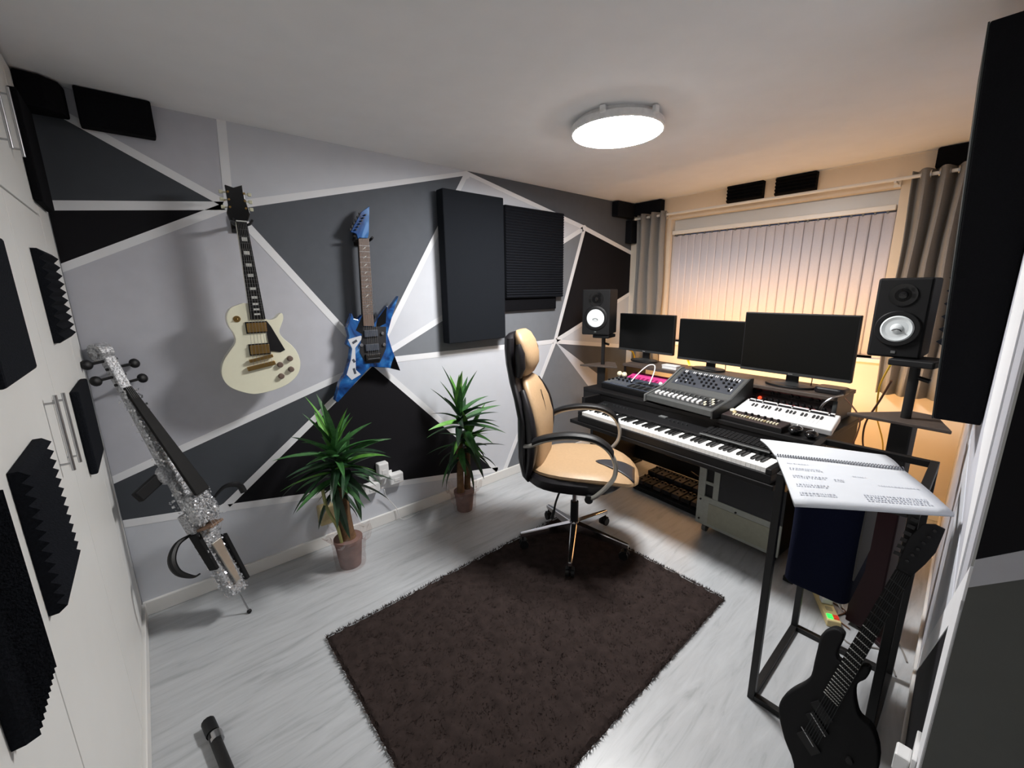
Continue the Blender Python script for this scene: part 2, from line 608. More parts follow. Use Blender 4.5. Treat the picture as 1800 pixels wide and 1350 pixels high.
# ------------------------------------------------------------------ blinds and curtains
t = thing('vertical_blind', 'closed pale vertical blind covering the whole window', 'blind', (L + .03, WY0, 2.03))
MB().box(-.02, .025, .01, WY1 - WY0 - .01, 0, .035).build('headrail', 'gloss_white', t, bevel=.004)
vm = None
nv = 24
for k in range(nv):
    y = .05 + (WY1 - WY0 - .1) * k / (nv - 1)
    M = Matrix.Translation((.0015 * (k % 2), y, 0)) @ Matrix.Rotation(R(88 + random.uniform(-.6, .6)), 4, 'Z')
    if vm is None:
        def f(u, v):
            s = (u - .5) * .089
            return Vector((s, .004 * math.cos(u * PI), -.012 - v * .955))
        vm = MB().grid(6, 1, f).build('slat', 'blind_cloth', t, smooth=True, solid=.0012)
        vm.matrix_local = M
    else:
        q = inst(vm, 'slat', t, M)
        md = q.modifiers.new('solid', 'SOLIDIFY')
        md.thickness = .0012
    MB().box(-.006, .006, y - .006, y + .006, -.016, .001).build('hook', 'grey_plastic', t)
MB().tube([(-.02, WY1 - WY0 - .03, 0), (-.022, WY1 - WY0 - .03, -.5), (-.02, WY1 - WY0 - .03, -.95)], .0015, 5).build('pull_cord', 'gloss_white', t)

t = thing('curtain_rail', 'white curtain pole across the top of the window', 'curtain rail', (L - .09, 0, 2.2))
MB().cyl((0, .16, 0), (0, W - .09, 0), .011, n=12).build('pole', 'gloss_white', t, smooth=True)
for y in (.52, 2.12):
    MB().box(-.006, .09, y - .006, y + .006, -.02, -.008).box(.082, .09, y - .018, y + .018, -.035, .02).build('bracket', 'gloss_white', t)


def curtain(label, y0, y1, zt, zb, folds, amp):
    t = thing('curtain', label, 'curtain', (L - .09, y0, zb))
    ww, hh = y1 - y0, zt - zb

    def f(u, v):
        a = amp * (.75 + .35 * v)
        s = 1 + .08 * (1 - v) * math.sin(3 * u)
        return Vector((-a * math.sin(2 * PI * folds * u) * s, u * ww + .006 * math.sin(9 * v + 5 * u), v * hh))
    MB().grid(int(folds * 14), 10, f).build('cloth', 'curtain_cloth', t, smooth=True, solid=.004)
    for k in range(int(folds * 2)):
        u = (k + .5) / (folds * 2) * ww
        MB().lathe([(.018, -.004), (.026, -.004), (.026, .004), (.018, .004)], 14, Matrix.Translation((0, u - ww / (folds * 4), 2.2 - zb)) @ Matrix.Rotation(PI / 2, 4, 'X')).build('eyelet', 'steel', t, smooth=True)
    return t


curtain('grey eyelet curtain gathered at the painted wall end of the window', 2.08, 2.38, 2.232, .83, 3, .045)
curtain('grey eyelet curtain gathered behind the speaker near the black panel', .12, .44, 2.232, .83, 4, .045)


# ------------------------------------------------------------------ acoustic foam
def foam(name, label, size, M, ridges=0, along='z', m='foam', base=.5, cat='foam panel', group=None):
    """slab w x h x d; local x width, y height, z out of the wall; sawtooth ridges step along x or y"""
    wd, ht, d = size
    b = MB()
    if not ridges:
        b.box(0, wd, 0, ht, 0, d)
    else:
        ln = ht if along == 'y' else wd
        prof = [(0, 0), (0, d * base)]
        for k in range(ridges):
            prof.append((ln * (k + .5) / ridges, d))
            prof.append((ln * (k + 1) / ridges, d * base))
        prof.append((ln, 0))
        if along == 'y':
            MM = frame((0, 0, 0), (0, 1, 0), (0, 0, 1), (1, 0, 0))
            b.prism(prof, 0, wd, MM)
        else:
            MM = frame((0, 0, 0), (1, 0, 0), (0, 0, 1), (0, -1, 0))
            b.prism(prof, -ht, 0, MM)
    o = b.build(name, m, bevel=(.006 if not ridges else 0))
    o.matrix_world = M
    return tag(o, label, cat, group)


def onleft(x, z):
    return frame((x, W - .004, z), (1, 0, 0), (0, 0, 1), (0, -1, 0))


def onfront(y, z):
    return frame((L, y, z), (0, -1, 0), (0, 0, 1), (-1, 0, 0))


def onrobe(y, z):
    return frame((0, y, z), (0, 1, 0), (0, 0, 1), (1, 0, 0))


# big panel beside the wedge panel on the painted wall
t = thing('acoustic_panel', 'tall flat charcoal acoustic panel beside the blue guitar', 'acoustic panel', M=onleft(1.775, 1.196))
MB().box(0, .505, 0, .995, .02, .10).build('front', 'fabric_panel', t, bevel=.006)
MB().box(.02, .485, .02, .975, 0, .02).build('back_board', 'black_matte', t)
MB().box(.505, .535, .03, .07, .0, .06).build('corner_offcut', 'foam', t)
foam('acoustic_panel', 'charcoal wedge foam panel with fine horizontal ridges right of the tall panel', (.63, .67, .06), onleft(2.335, 1.49), 34, 'y', base=.86, cat='acoustic panel')
foam('acoustic_panel', 'brownish black backing tile peeking below the ridged wall panel', (.60, .1, .03), onleft(2.31, 1.39), 0, m='foam_dark', cat='acoustic panel')
# corner blocks
foam('foam_block', 'black foam block high on the painted wall beside the wardrobe', (.232, .14, .06), onleft(.150, 2.208), 0, m='foam_dark', cat='foam block')
b = MB().prism([(0, 0), (.125, 0), (.115, -.06), (.07, -.10), (0, -.11)], 0, .115, frame((0.0, W - .01, H - .12), (1, 0, 0), (0, 1, 0), (0, 0, 1)))
tag(b.build('foam_block', 'foam_dark', bevel=.008), 'rounded black corner foam under the ceiling at the wardrobe corner', 'foam block')
foam('foam_block', 'black foam block under the ceiling, painted wall end of the window corner', (.27, .13, .07), onleft(3.69, 2.212), 0, m='foam', cat='foam block')
foam('foam_block', 'black foam block under the ceiling above the left curtain', (.30, .11, .07), onfront(2.455, 2.236), 0, m='foam', cat='foam block')
foam('foam_block', 'small black foam block in the corner beside the left curtain', (.1, .21, .07), onleft(3.92, 1.985), 0, m='foam', cat='foam block')
foam('foam_block', 'black foam block above the blind, the one further from the lamp side wall', (.265, .13, .065), onfront(1.575, 2.224), 5, 'y', m='foam_dark', base=.7, cat='foam block')
foam('foam_block', 'black foam block above the blind, the one nearer the right curtain', (.26, .125, .065), onfront(1.222, 2.222), 5, 'y', m='foam_dark', base=.7, cat='foam block')
foam('foam_block', 'black foam block under the ceiling above the right curtain', (.24, .11, .07), onfront(.352, 2.236), 0, m='foam_dark', cat='foam block')
# wardrobe door foam
foam('foam_tile', 'black wedge foam tile on the wardrobe door nearest the lens, cut off by the frame', (.30, .285, .022), onrobe(1.09, 1.39), 0, cat='foam tile')
foam('foam_tile', 'black sawtooth foam tile on the wardrobe door level with the white guitar neck', (.30, .285, .027), onrobe(1.866, 1.408), 10, 'y', cat='foam tile', base=.5)
foam('foam_tile', 'plain black foam tile beside the wardrobe bar handles', (.30, .295, .022), onrobe(1.915, .948), 0, cat='foam tile')
foam('foam_tile', 'large black sawtooth foam tile below the bar handles on the wardrobe', (.238, .295, .027), onrobe(1.055, .952), 13, 'y', cat='foam tile', base=.5)
foam('foam_tile', 'black foam tile with toothed lower edge lowest on the wardrobe', (.16, .32, .027), onrobe(.735, .95), 11, 'x', cat='foam tile', base=.5)
foam('foam_tile', 'black foam tile high on the wardrobe under the corner foam', (.27, .35, .024), onrobe(2.17, 1.87), 0, m='foam_dark', cat='foam tile')

# right wall: bass trap seen end on, and a wedge tile behind it
t = thing('bass_trap', 'big black bass trap high on the right wall at the picture edge', 'bass trap', (2.0, 0, 1.15))
b = MB()
y0 = ywall(2.0) + .002
pts = []
for (x, yb_, yt_) in ((0, .036, .088), (.48, .058, .122)):
    for z, yy in ((0, yb_), (1.065, yt_)):
        pts.append((x, y0 - YR * 0 + (ywall(2.0 + x) - ywall(2.0)), z))
        pts.append((x, yy, z))
b._add([Vector(p) for p in pts], [(0, 1, 3, 2), (4, 6, 7, 5), (0, 4, 5, 1), (2, 3, 7, 6), (0, 2, 6, 4), (1, 5, 7, 3)])
b.build('foam_core', 'trap_fabric', t, bevel=.004)
b = MB()
b._add([Vector(p) for p in ((0.002, .0363, 0), (.482, .0583, 0), (.482, .1223, 1.065), (0.002, .0883, 1.065), (0.002, .0403, 0), (.482, .0623, 0), (.482, .1263, 1.065), (0.002, .0923, 1.065))],
       [(0, 1, 2, 3), (4, 7, 6, 5), (0, 4, 5, 1), (1, 5, 6, 2), (2, 6, 7, 3), (3, 7, 4, 0)])
b.build('lit_front', 'trap_fabric_lit', t)  # thin front sheet, its paler tone stands for lamplight on the black foam
o = foam('foam_tile', 'black sawtooth foam between the right speaker and the bass trap', (.34, .52, .15), frame((3.34, ywall(3.34) + .002, 1.25), d_r, (0, 0, 1), n_r), 9, 'y', cat='foam tile', base=.75)

# ------------------------------------------------------------------ wardrobe (white fitted doors on x = 0)
t = thing('fitted_wardrobe', 'white fitted wardrobe with tall doors and steel bar handles', 'wardrobe', (0, -1.4, 0))
yo = 1.4
MB().box(-.6, -.022, 0, W - .02 + yo, .08, H - .004).build('carcass', 'wardrobe_white', t)
MB().box(-.6, .012, 0, W - .02 + yo, 0, .075).build('plinth', 'gloss_white', t, bevel=.003)
edges = [-1.35, -.72, -.1, .47, 1.0, 1.68, 2.24]
for a, c in zip(edges, edges[1:]):
    MB().box(-.02, -.0008, a + .003 + yo, c - .003 + yo, .085, 1.827).build('door', 'wardrobe_white', t, bevel=.002)
    MB().box(-.02, -.0008, a + .003 + yo, c - .003 + yo, 1.833, H - .01).build('upper_door', 'wardrobe_white', t, bevel=.002)
MB().box(-.02, -.0008, 2.243 + yo, W - .021 + yo, .085, H - .01).build('end_panel', 'wardrobe_white', t, bevel=.002)
for y, z0, z1 in ((1.50, 1.10, 1.305), (1.62, 1.085, 1.29), (1.80, 1.95, 2.16), (1.99, 1.97, 2.16)):
    hd = MB().cyl((.022, y + yo, z0), (.022, y + yo, z1), .0042, n=10)
    for z in (z0 + .02, z1 - .02):
        hd.cyl((0, y + yo, z), (.022, y + yo, z), .003, n=8)
    hd.build('handle', 'steel', t, smooth=True)

# ------------------------------------------------------------------ rug
t = thing('rug', 'dark brown shaggy rug on the grey floor', 'rug', (.63, .645, 0))
RX, RY = 1.60, 1.10


def rugf(u, v):
    e = min(u, 1 - u, v, 1 - v)
    z = .012 + .010 * noise.noise(Vector((u * 34, v * 24, 0))) + .006 * noise.noise(Vector((u * 90, v * 60, 3)))
    if e < .002:
        z = .001
    j = .006
    return Vector((u * RX + j * noise.noise(Vector((u * 40, v * 40, 7))), v * RY + j * noise.noise(Vector((u * 40, v * 40, 9))), max(z, .001)))


MB().grid(150, 100, rugf).build('pile_base', 'rug_pile', t, smooth=True)
b = MB()
for k in range(15000):
    u, v = random.random(), random.random()
    if k < 3600:
        e = k % 4
        u, v = ((0, v), (1, v), (u, 0), (u, 1))[e]
    p = Vector((u * RX, v * RY, .008))
    a = random.uniform(0, 2 * PI)
    ln = random.uniform(.010, .022)
    d = Vector((math.cos(a), math.sin(a), random.uniform(.4, 1.2))).normalized() * ln
    sd = Vector((-math.sin(a), math.cos(a), 0)) * .0022
    b._add([p - sd, p + sd, p + d], [(0, 1, 2)])
q = b.build('pile_tufts', 'rug_pile', t)
q['kind'] = 'stuff'

# ------------------------------------------------------------------ desk frame: local x along the desk, y towards the window
DO = Vector((2.467, 1.792, 0))
DA = R(-94.67)
DM = Matrix.Translation(DO) @ Matrix.Rotation(DA, 4, 'Z')


def dl(a, bq, z, rot=0, tilt=0):
    return DM @ Matrix.Translation((a, bq, z)) @ Matrix.Rotation(rot, 4, 'Z') @ Matrix.Rotation(tilt, 4, 'X')


t = thing('studio_desk', 'black studio desk with keyboard tray and raised rear shelf', 'desk', M=dl(0, 0, 0))
MB().prism([(-.246, .262), (1.33, .262), (1.33, 1.0), (-.246, 1.0)], .772, .80).build('desk_top', 'desk_black', t, bevel=.004)
MB().box(-.246, 1.33, .266, .285, .70, .772).build('front_rail', 'desk_black', t)
MB().box(-.10, 1.27, -.02, .50, .602, .628).build('keyboard_tray', 'desk_black', t, bevel=.004)
for a in (-.232, 1.285):
    MB().box(a, a + .03, .34, .96, .03, .772).build('side_panel', 'desk_black', t, bevel=.003)
    MB().box(a - .01, a + .04, .25, 1.0, 0, .03).build('foot', 'black_plastic', t, bevel=.004)
MB().box(-.20, 1.285, .90, .92, .06, .18).build('crossbar', 'desk_black', t)
MB().box(-.10, -.07, .10, .5, .628, .772).build('tray_bracket', 'desk_black', t)
MB().box(1.24, 1.27, .10, .5, .628, .772).build('tray_bracket', 'desk_black', t)
MB().box(-.19, 1.28, .655, .96, .93, .953).build('raised_shelf', 'shelf_brown', t, bevel=.003)
for a, m in ((-.19, 'desk_black'), (.71, 'mid_plastic'), (1.256, 'mid_plastic')):
    MB().box(a, a + .022, .675, .94, .80, .93).build('shelf_support', m, t, bevel=.002)
# warm led strips stuck along the rear of the desk
t2 = thing('led_strip', 'warm glowing light strip along the rear edge of the raised shelf', 'light strip', M=dl(-.18, .975, .93))
MB().box(0, 1.44, -.012, 0, -.006, .016).build('carrier', 'black_plastic', t2)
MB().box(0, 1.44, 0.0, .004, -.005, .015).build('led_tape', 'led_glow', t2)
t2 = thing('led_strip', 'warm glowing light strip under the rear edge of the desk top', 'light strip', M=dl(-.22, 1.012, .76))
MB().box(0, 1.52, -.01, 0, -.006, .016).build('carrier', 'black_plastic', t2)
MB().box(0, 1.52, 0.0, .004, -.006, .014).build('led_tape', 'led_glow', t2)

# ------------------------------------------------------------------ stage piano
t = thing('stage_piano', 'long black stage piano with a full row of keys on the desk tray', 'piano', M=dl(0, 0, .628))
KW = 1.222 / 52
MB().box(-.03, 1.252, -.012, .31, 0, .047).build('body', 'black_plastic', t, bevel=.004)
MB().box(-.03, 0.0, -.012, .15, .047, .074).build('end_block', 'black_plastic', t, bevel=.004)
MB().box(1.224, 1.252, -.012, .15, .047, .074).build('end_block', 'black_plastic', t, bevel=.004)
MB().prism([(.15, .047), (.31, .047), (.31, .108), (.155, .088)], -.03, 1.252, frame((0, 0, 0), (0, 1, 0), (0, 0, 1), (1, 0, 0))).build('control_panel', 'dark_grey_plastic' if 0 else 'black_plastic', t, bevel=.003)
wk = bk = None
for i in range(52):
    M = Matrix.Translation((i * KW, 0, 0))
    if wk is None:
        wk = MB().box(.0006, KW - .0006, 0, .149, .048, .072).build('white_key', 'key_white', t, bevel=.0012, seg=1)
    else:
        q = inst(wk, 'white_key', t, M)
for i in range(51):
    if i % 7 in (1, 4):
        continue
    M = Matrix.Translation(((i + 1) * KW, 0, 0))
    if bk is None:
        bk = MB().prism([(-.0055, 0), (.0055, 0), (.0045, .012), (-.0045, .012)], -.149, -.054, frame((0, 0, .072), (1, 0, 0), (0, 0, 1), (0, -1, 0))).build('black_key', 'key_black', t)
        bk.matrix_local = M
    else:
        inst(bk, 'black_key', t, M)
MB().box(.46, .51, .235, .268, .1, .107, ).build('display', 'grey_plastic', t)
for k in range(10):
    MB().cyl((.10 + k * .03 if k < 5 else .40 + k * .03, .22, .095), (.10 + k * .03 if k < 5 else .40 + k * .03, .22, .107), .006, n=10).build('knob', 'dark_grey_plastic', t, smooth=True)
for k in range(3):
    MB().box(.02 + k * .018, .027 + k * .018, .17, .2, .088, .108).build('lever', 'dark_grey_plastic', t)

# computer keyboard on the piano lid
t = thing('computer_keyboard', 'black computer keyboard resting on the stage piano', 'keyboard', M=dl(.985, .152, .7205, 0, R(7)))
MB().prism(rrect(.19, .055, .012), 0, .014, Matrix.Translation((0, .055, 0))).build('case', 'black_plastic', t, bevel=.003)
kb = None
for r_ in range(5):
    for c in range(15):
        M = Matrix.Translation((-.176 + c * .0236, .008 + r_ * .0195, .014))
        if kb is None:
            kb = MB().box(.001, .021, .001, .017, 0, .006).build('keycap', 'black_matte', t)
            kb.matrix_local = M
        else:
            inst(kb, 'keycap', t, M)
MB().box(-.19, .19, -.008, .001, .002, .010).build('front_lip', 'grey_plastic', t, bevel=.002)

# mixing console style synth
t = thing('mixing_console', 'grey sloping mixing console with ten white faders mid desk', 'mixer', M=dl(.338, .262, .80, R(-4.5)))
CW, CD = .48, .385
side = [(0, .012), (CD, 0), (CD, .19), (CD - .03, .192), (.20, .105), (.17, .088), (0, .05)]
MS = frame((0, 0, 0), (0, 1, 0), (0, 0, 1), (1, 0, 0))
MB().prism(side, 0, CW, MS).build('body', 'mid_plastic', t, bevel=.004)
sd = [(-.012, .004), (CD + .006, 0), (CD + .006, .198), (CD - .03, .2), (.198, .112), (.165, .094), (-.012, .054)]
MB().prism(sd, -.012, 0, MS).build('side_cheek', 'grey_plastic', t, bevel=.003)
MB().prism(sd, CW, CW + .012, MS).build('side_cheek', 'dark_grey_plastic', t, bevel=.003)


def slope(y):                     # surface height of the console
    if y < .17:
        return .05 + (y) * .038 / .17
    if y < .2:
        return .088 + (y - .17) * .017 / .03
    return .105 + (y - .2) * .087 / (CD - .23)


def cpad(x0, x1, y0, y1, h, m, name):
    za, zb = slope(y0), slope(y1)
    b = MB()
    v = []
    for dz in (0, h):
        v += [Vector((x0, y0, za + dz)), Vector((x1, y0, za + dz)), Vector((x1, y1, zb + dz)), Vector((x0, y1, zb + dz))]
    b._add(v, [(0, 3, 2, 1), (4, 5, 6, 7), (0, 1, 5, 4), (1, 2, 6, 5), (2, 3, 7, 6), (3, 0, 4, 7)])
    return b.build(name, m, t)


cpad(.03, .455, .212, .345, .0015, 'dark_slate', 'knob_panel')
cpad(.02, .46, .028, .15, .0015, 'dark_grey_plastic', 'fader_panel')
cpad(.372, .455, .03, .148, .003, 'panel_dark', 'button_panel')
for k in range(10):
    x = .035 + k * .0345
    cpad(x + .005, x + .008, .04, .145, .002, 'black_matte', 'fader_slot')
    cpad(x, x + .017, .042, .080, .013, 'white_plastic', 'fader_cap')
    cpad(x + .004, x + .010, .108, .122, .012, 'grey_plastic', 'trim_cap')
kn = None
for r_ in range(4):
    for c in range(12):
        y = .235 + r_ * .026
        x = .055 + c * .034
        if (r_ + c) % 5 == 0:
            continue
        z = slope(y)
        if kn is None:
            kn = MB().lathe([(.008, 0), (.007, .012), (.005, .013)], 10).build('knob', 'black_plastic', t, smooth=True)
            kn.matrix_local = Matrix.Translation((x, y, z))
        else:
            inst(kn, 'knob', t, Matrix.Translation((x, y, z)))
for c in range(22):
    x = .10 + c * .0135
    cpad(x, x + .006, .326, .338, .004, 'white_plastic' if c % 3 else 'grey_plastic', 'button')
for c, (x, y) in enumerate(((.05, .322), (.062, .322), (.40, .322), (.418, .322), (.436, .318), (.05, .225), (.115, .24), (.42, .235), (.436, .235))):
    cpad(x, x + .006, y, y + .018, .005, 'white_plastic', 'button')
for r_ in range(4):
    for c in range(4):
        cpad(.378 + c * .018, .390 + c * .018, .04 + r_ * .026, .056 + r_ * .026, .007, ('grey_plastic', 'ivory_plastic', 'black_plastic')[(r_ + c) % 3], 'button')

# groovebox synth, left
t = thing('groovebox', 'blue-grey flat groovebox synth at the far left of the desk', 'synthesizer', M=dl(-.135, .345, .80, R(-2), R(7)))
MB().box(0, .46, 0, .215, 0, .045).build('case', 'black_plastic', t, bevel=.004)
MB().box(.012, .448, .012, .203, .045, .049).build('face_plate', 'slate_plastic', t)
for c in range(8):
    for r_ in range(2):
        MB().box(.24 + c * .025, .26 + c * .025, .02 + r_ * .09, .085 + r_ * .06, .049, .055).build('pad', 'dark_grey_plastic' if (c + r_) % 2 else 'black_plastic', t, bevel=.001)
for c in range(4):
    MB().box(.02 + c * .012, .027 + c * .012, .02, .19, .049, .051).build('slider_track', 'grey_plastic', t)
    MB().box(.018 + c * .012, .029 + c * .012, .06 + .03 * c, .075 + .03 * c, .051, .060).build('slider_cap', 'black_plastic', t)
for c in range(7):
    MB().lathe([(.009, 0), (.008, .014), (.006, .015)], 10, Matrix.Translation((.085 + c * .02, .11 + (c % 2) * .05, .049))).build('knob', 'black_plastic', t, smooth=True)
    MB().box(.08 + c * .022, .086 + c * .022, .03, .085, .049, .0515).build('panel_line', 'grey_plastic', t)
for x, y in ((.035, .175), (.082, .175)):
    MB().cyl((x, y, .049), (x, y, .062), .008, n=10).sphere((x, y, .076), .021).build('round_knob', 'ivory_plastic', t, smooth=True)
MB().sphere((.425, .16, .066), .015).cyl((.425, .16, .049), (.425, .16, .06), .006, n=10).build('round_knob', 'white_plastic', t, smooth=True)
tag(MB().tube(catmull([dl(.08, .43, .875).translation, dl(.09, .50, .93).translation, dl(.125, .56, .985).translation, dl(.175, .57, .99).translation,
                       dl(.205, .52, .94).translation, dl(.222, .45, .875).translation], 6, False), .0042, 8).build('patch_cable', 'white_plastic', smooth=True),
    'white patch cable arching over the blue-grey groovebox', 'cable')

# pink mini keyboard
t = thing('mini_keyboard', 'bright pink mini keyboard behind the groovebox', 'keyboard', M=dl(-.12, .60, .80, 0, R(17)))
MB().box(0, .45, 0, .15, 0, .04).build('case', 'pink_plastic', t, bevel=.004)
for c in range(22):
    MB().box(.012 + c * .0195, .029 + c * .0195, .006, .06, .04, .047).build('key', 'pink_dark' if c % 2 else 'pink_plastic', t)

# white midi keyboard
t = thing('white_keyboard', 'white compact keyboard with small dark keys in front of the rack units', 'keyboard', M=dl(.85, .412, .802, R(0), R(17)))
WB, WD_ = .495, .16
MB().prism([(0, 0), (WB, 0), (WB - .012, WD_), (.012, WD_)], 0, .036).build('case', 'white_plastic', t, bevel=.006, seg=3)
MB().box(.075, WB - .075, -.002, .012, .0, .02).build('front_recess', 'shelf_brown', t)
MB().box(.03, WB - .03, .132, .137, .036, .038).build('panel_groove', 'panel_dark', t)
for x0, x1 in ((.03, .06), (.066, .1), (.108, .18), (.188, .255), (.263, .34), (.35, .43), (.44, .46)):
    MB().box(x0, x1, .142, .158, .036, .043).build('control_block', 'white_plastic', t, bevel=.002)
    MB().box(x0, x1, .139, .1415, .036, .044).build('control_shadow_gap', 'panel_dark', t)
for oc in range(3):
    for k in (.5, 1.5, 3.5, 4.5, 5.5):
        x = .062 + oc * .128 + k * .0183
        MB().prism(rrect(.0045, .016, .004, 3), .036, .041, Matrix.Translation((x, .095, 0))).build('dark_key', 'dark_grey_plastic', t)
for k in range(21):
    MB().box(.05 + k * .0183, .0505 + k * .0183, .03, .118, .036, .0366).build('key_gap', 'grey_plastic', t)

# drum machine
t = thing('drum_machine', 'small dark brown drum machine with a row of cream buttons', 'drum machine', M=dl(.842, .288, .80, R(-3), R(6)))
MB().box(0, .325, 0, .105, 0, .03).build('case', 'rack_brown', t, bevel=.004)
MB().box(-.002, .327, -.002, .012, .002, .024).build('front_edge', 'black_plastic', t)
for k in range(16):
    MB().box(.052 + k * .0155, .0595 + k * .0155, .024, .046, .03, .036).build('button', 'ivory_plastic' if k not in (5, 11) else 'beige_plastic', t)
for k in range(6):
    MB().lathe([(.008, 0), (.007, .013), (.005, .014)], 10, Matrix.Translation((.10 + k * .035, .078, .03))).build('knob', 'black_plastic', t, smooth=True)
MB().sphere((.022, .08, .034), .016, sz=.7).build('wheel_knob', 'ivory_plastic', t, smooth=True)
MB().sphere((.045, .06, .033), .012, sz=.7).build('wheel_knob', 'beige_plastic', t, smooth=True)

# mice
for (a, bb, lab, sc) in ((1.213, .325, 'rounded black mouse beside the drum machine', 1.0), (1.288, .318, 'rounded black mouse at the right end of the desk', .85)):
    t = thing('computer_mouse', lab, 'mouse', M=dl(a, bb, .80) @ Matrix.Scale(sc, 4))
    MB().sphere((0, 0, .0225), .05, sx=.66, sy=1, sz=.44, n=18).build('shell', 'black_gloss', t, smooth=True)
    MB().lathe([(.004, -.003), (.009, -.002), (.009, .002), (.004, .003)], 12, Matrix.Translation((0, .022, .039)) @ Matrix.Rotation(PI / 2, 4, 'Y')).build('scroll_wheel', 'white_plastic', t, smooth=True)

# rack units in the bay under the shelf
for i, (z0, z1, m, lab) in enumerate(((.801, .845, 'black_plastic', 'black rack unit with silver knobs, lowest in the desk bay'),
                                      (.846, .889, 'rack_brown', 'brown-black rack unit with dark knobs in the middle of the desk bay'),
                                      (.890, .929, 'rack_brown', 'rack unit with a long red strip, topmost in the desk bay'))):
    t = thing('rack_unit', lab, 'rack unit', M=dl(.736, .70, z0))
    MB().box(0, .517, 0, .012, 0, z1 - z0 - .001).build('front_panel', m, t, bevel=.001)
    MB().box(.02, .50, .012, .22, .003, z1 - z0 - .004).build('chassis', 'black_metal', t)
    for k in range(14):
        x = .03 + k * .0345
        if i == 2 and k % 3 == 1:
            continue
        MB().lathe([(.010, 0), (.009, .014), (.006, .015)], 10, Matrix.Translation((x, 0, .019)) @ Matrix.Rotation(PI / 2, 4, 'X')).build('knob', 'red_knob' if (i == 1 and k == 3) else ('steel' if i == 0 and 9 < k < 13 else 'black_plastic'), t, smooth=True)
    if i == 2:
        MB().box(.08, .46, -.002, 0, .026, .036).build('red_strip', 'rack_red', t)
    if i == 1:
        MB().box(.26, .46, -.002, 0, .004, .009).build('label_strip', 'rack_red', t)

# things on the raised shelf
t = thing('white_box', 'small flat white box on the raised shelf by the left monitor', 'box', M=dl(.155, .69, .953))
MB().box(0, .12, 0, .06, 0, .022).build('box_body', 'white_plastic', t, bevel=.003)
MB().box(-.002, .122, -.002, .062, .022, .03).build('box_lid', 'white_plastic', t, bevel=.002)
t = thing('headset', 'black headset with a silver band hanging off the shelf end', 'headset', M=dl(1.178, .73, .953))
MB().prism(rrect(.075, .06, .03), 0, .035, Matrix.Translation((.04, .03, 0))).build('ear_pad', 'black_leather', t, bevel=.01)
MB().tube(catmull([(.11, -.03, .01), (.085, -.085, .0), (.05, -.105, -.04), (.035, -.10, -.09), (.05, -.09, -.12)], 5, False), .0065, 8).build('band', 'steel', t, smooth=True)


# monitors
def monitor(label, a, bq, wd, z0, z1, basew, rot=0, lip=False):
    t = thing('monitor', label, 'monitor', M=dl(a, bq, .953, rot))
    h0, h1 = z0 - .953, z1 - .953
    MB().prism([(basew * math.cos(q * PI / 18), .085 * math.sin(q * PI / 18)) for q in range(36)], 0, .014, Matrix.Translation((0, -.01, 0))).build('stand_base', 'black_plastic', t, bevel=.004)
    MB().lathe([(basew * .8, .014), (basew * .3, .022), (.03, .024)], 24, Matrix.Scale(.6, 4, (0, 1, 0))).build('base_dome', 'dark_grey_plastic', t, smooth=True)
    MB().box(-.034, .034, .012, .03, .014, h0 + .14).build('stand_neck', 'black_plastic', t, bevel=.004)
    MB().box(-wd / 2, wd / 2, -.018, .012, h0, h1).build('housing', 'black_plastic', t, bevel=.004)
    MB().box(-wd / 2 + .008, wd / 2 - .008, -.0195, -.018, h0 + .022, h1 - .008).build('screen', 'screen', t)
    MB().box(-wd / 2 + .002, wd / 2 - .002, -.021, -.018, h0 + .001, h0 + .018).build('chin', 'dark_grey_plastic', t)
    MB().box(-.2, .2, .012, .045, h0 + .06, h1 - .05).build('rear_bulge', 'black_plastic', t, bevel=.012)
    MB().box(-.012, .012, -.022, -.021, h0 + .006, h0 + .012).build('badge', 'steel', t)
    MB().tube([(.09, .03, h0 + .07), (.095, .05, h0 - .02), (.09, .06, .0)], .003, 6).build('power_lead', 'brown_cable', t, smooth=True)


monitor('black monitor at the left end of the raised shelf', -.125, .86, .53, 1.03, 1.343, .12)
monitor('black monitor in the middle of the three on the shelf', .415, .895, .51, 1.008, 1.32, .12)
monitor('largest black monitor at the right end of the shelf', 1.0, .775, .60, 1.02, 1.392, .135)


# ------------------------------------------------------------------ speakers and stands
def speaker(label, loc, rotz, sw, sh, sd):
    t = thing('studio_speaker', label, 'speaker', loc, rotz)     # front faces local -y
    MB().box(-sw / 2, sw / 2, 0, sd, 0, sh).build('cabinet', 'black_matte', t, bevel=.008)
    k = sw / .19
    zc = sh * .37
    MF = Matrix.Translation((0, 0, zc)) @ Matrix.Rotation(PI / 2, 4, 'X')
    MB().lathe([(.082 * k, -.004), (.082 * k, .004), (.078 * k, .008), (.064 * k, .008), (.060 * k, .002), (.05 * k, -.002)], 36, MF).build('woofer_ring', 'black_plastic', t, smooth=True)
    MB().lathe([(.060 * k, .006), (.054 * k, .009), (.028 * k, .003), (.024 * k, .0035), (.022 * k, .008), (.012 * k, .012), (.002, .013)], 36, MF).build('cone', 'cone_white', t, smooth=True)
    MB().lathe([(.05 * k, 0), (.05 * k, .003), (.03 * k, -.0), (.018 * k, .0), (.016 * k, .005), (.004, .008)], 28, Matrix.Translation((0, 0, sh * .79)) @ Matrix.Rotation(PI / 2, 4, 'X')).build('tweeter', 'black_gloss', t, smooth=True)
    MB().tube([(.02 * k * math.cos(q), -.0125, zc - .006 * k + .018 * k * math.sin(q) - .012 * k) for q in (0.4, .9, 1.5, 2.1, 2.6)], .002 * k, 6).build('cone_mark', 'panel_dark', t)
    MB().box(-.007, .007, -.002, 0, sh * .055, sh * .055 + .010).build('badge', 'grey_plastic', t)


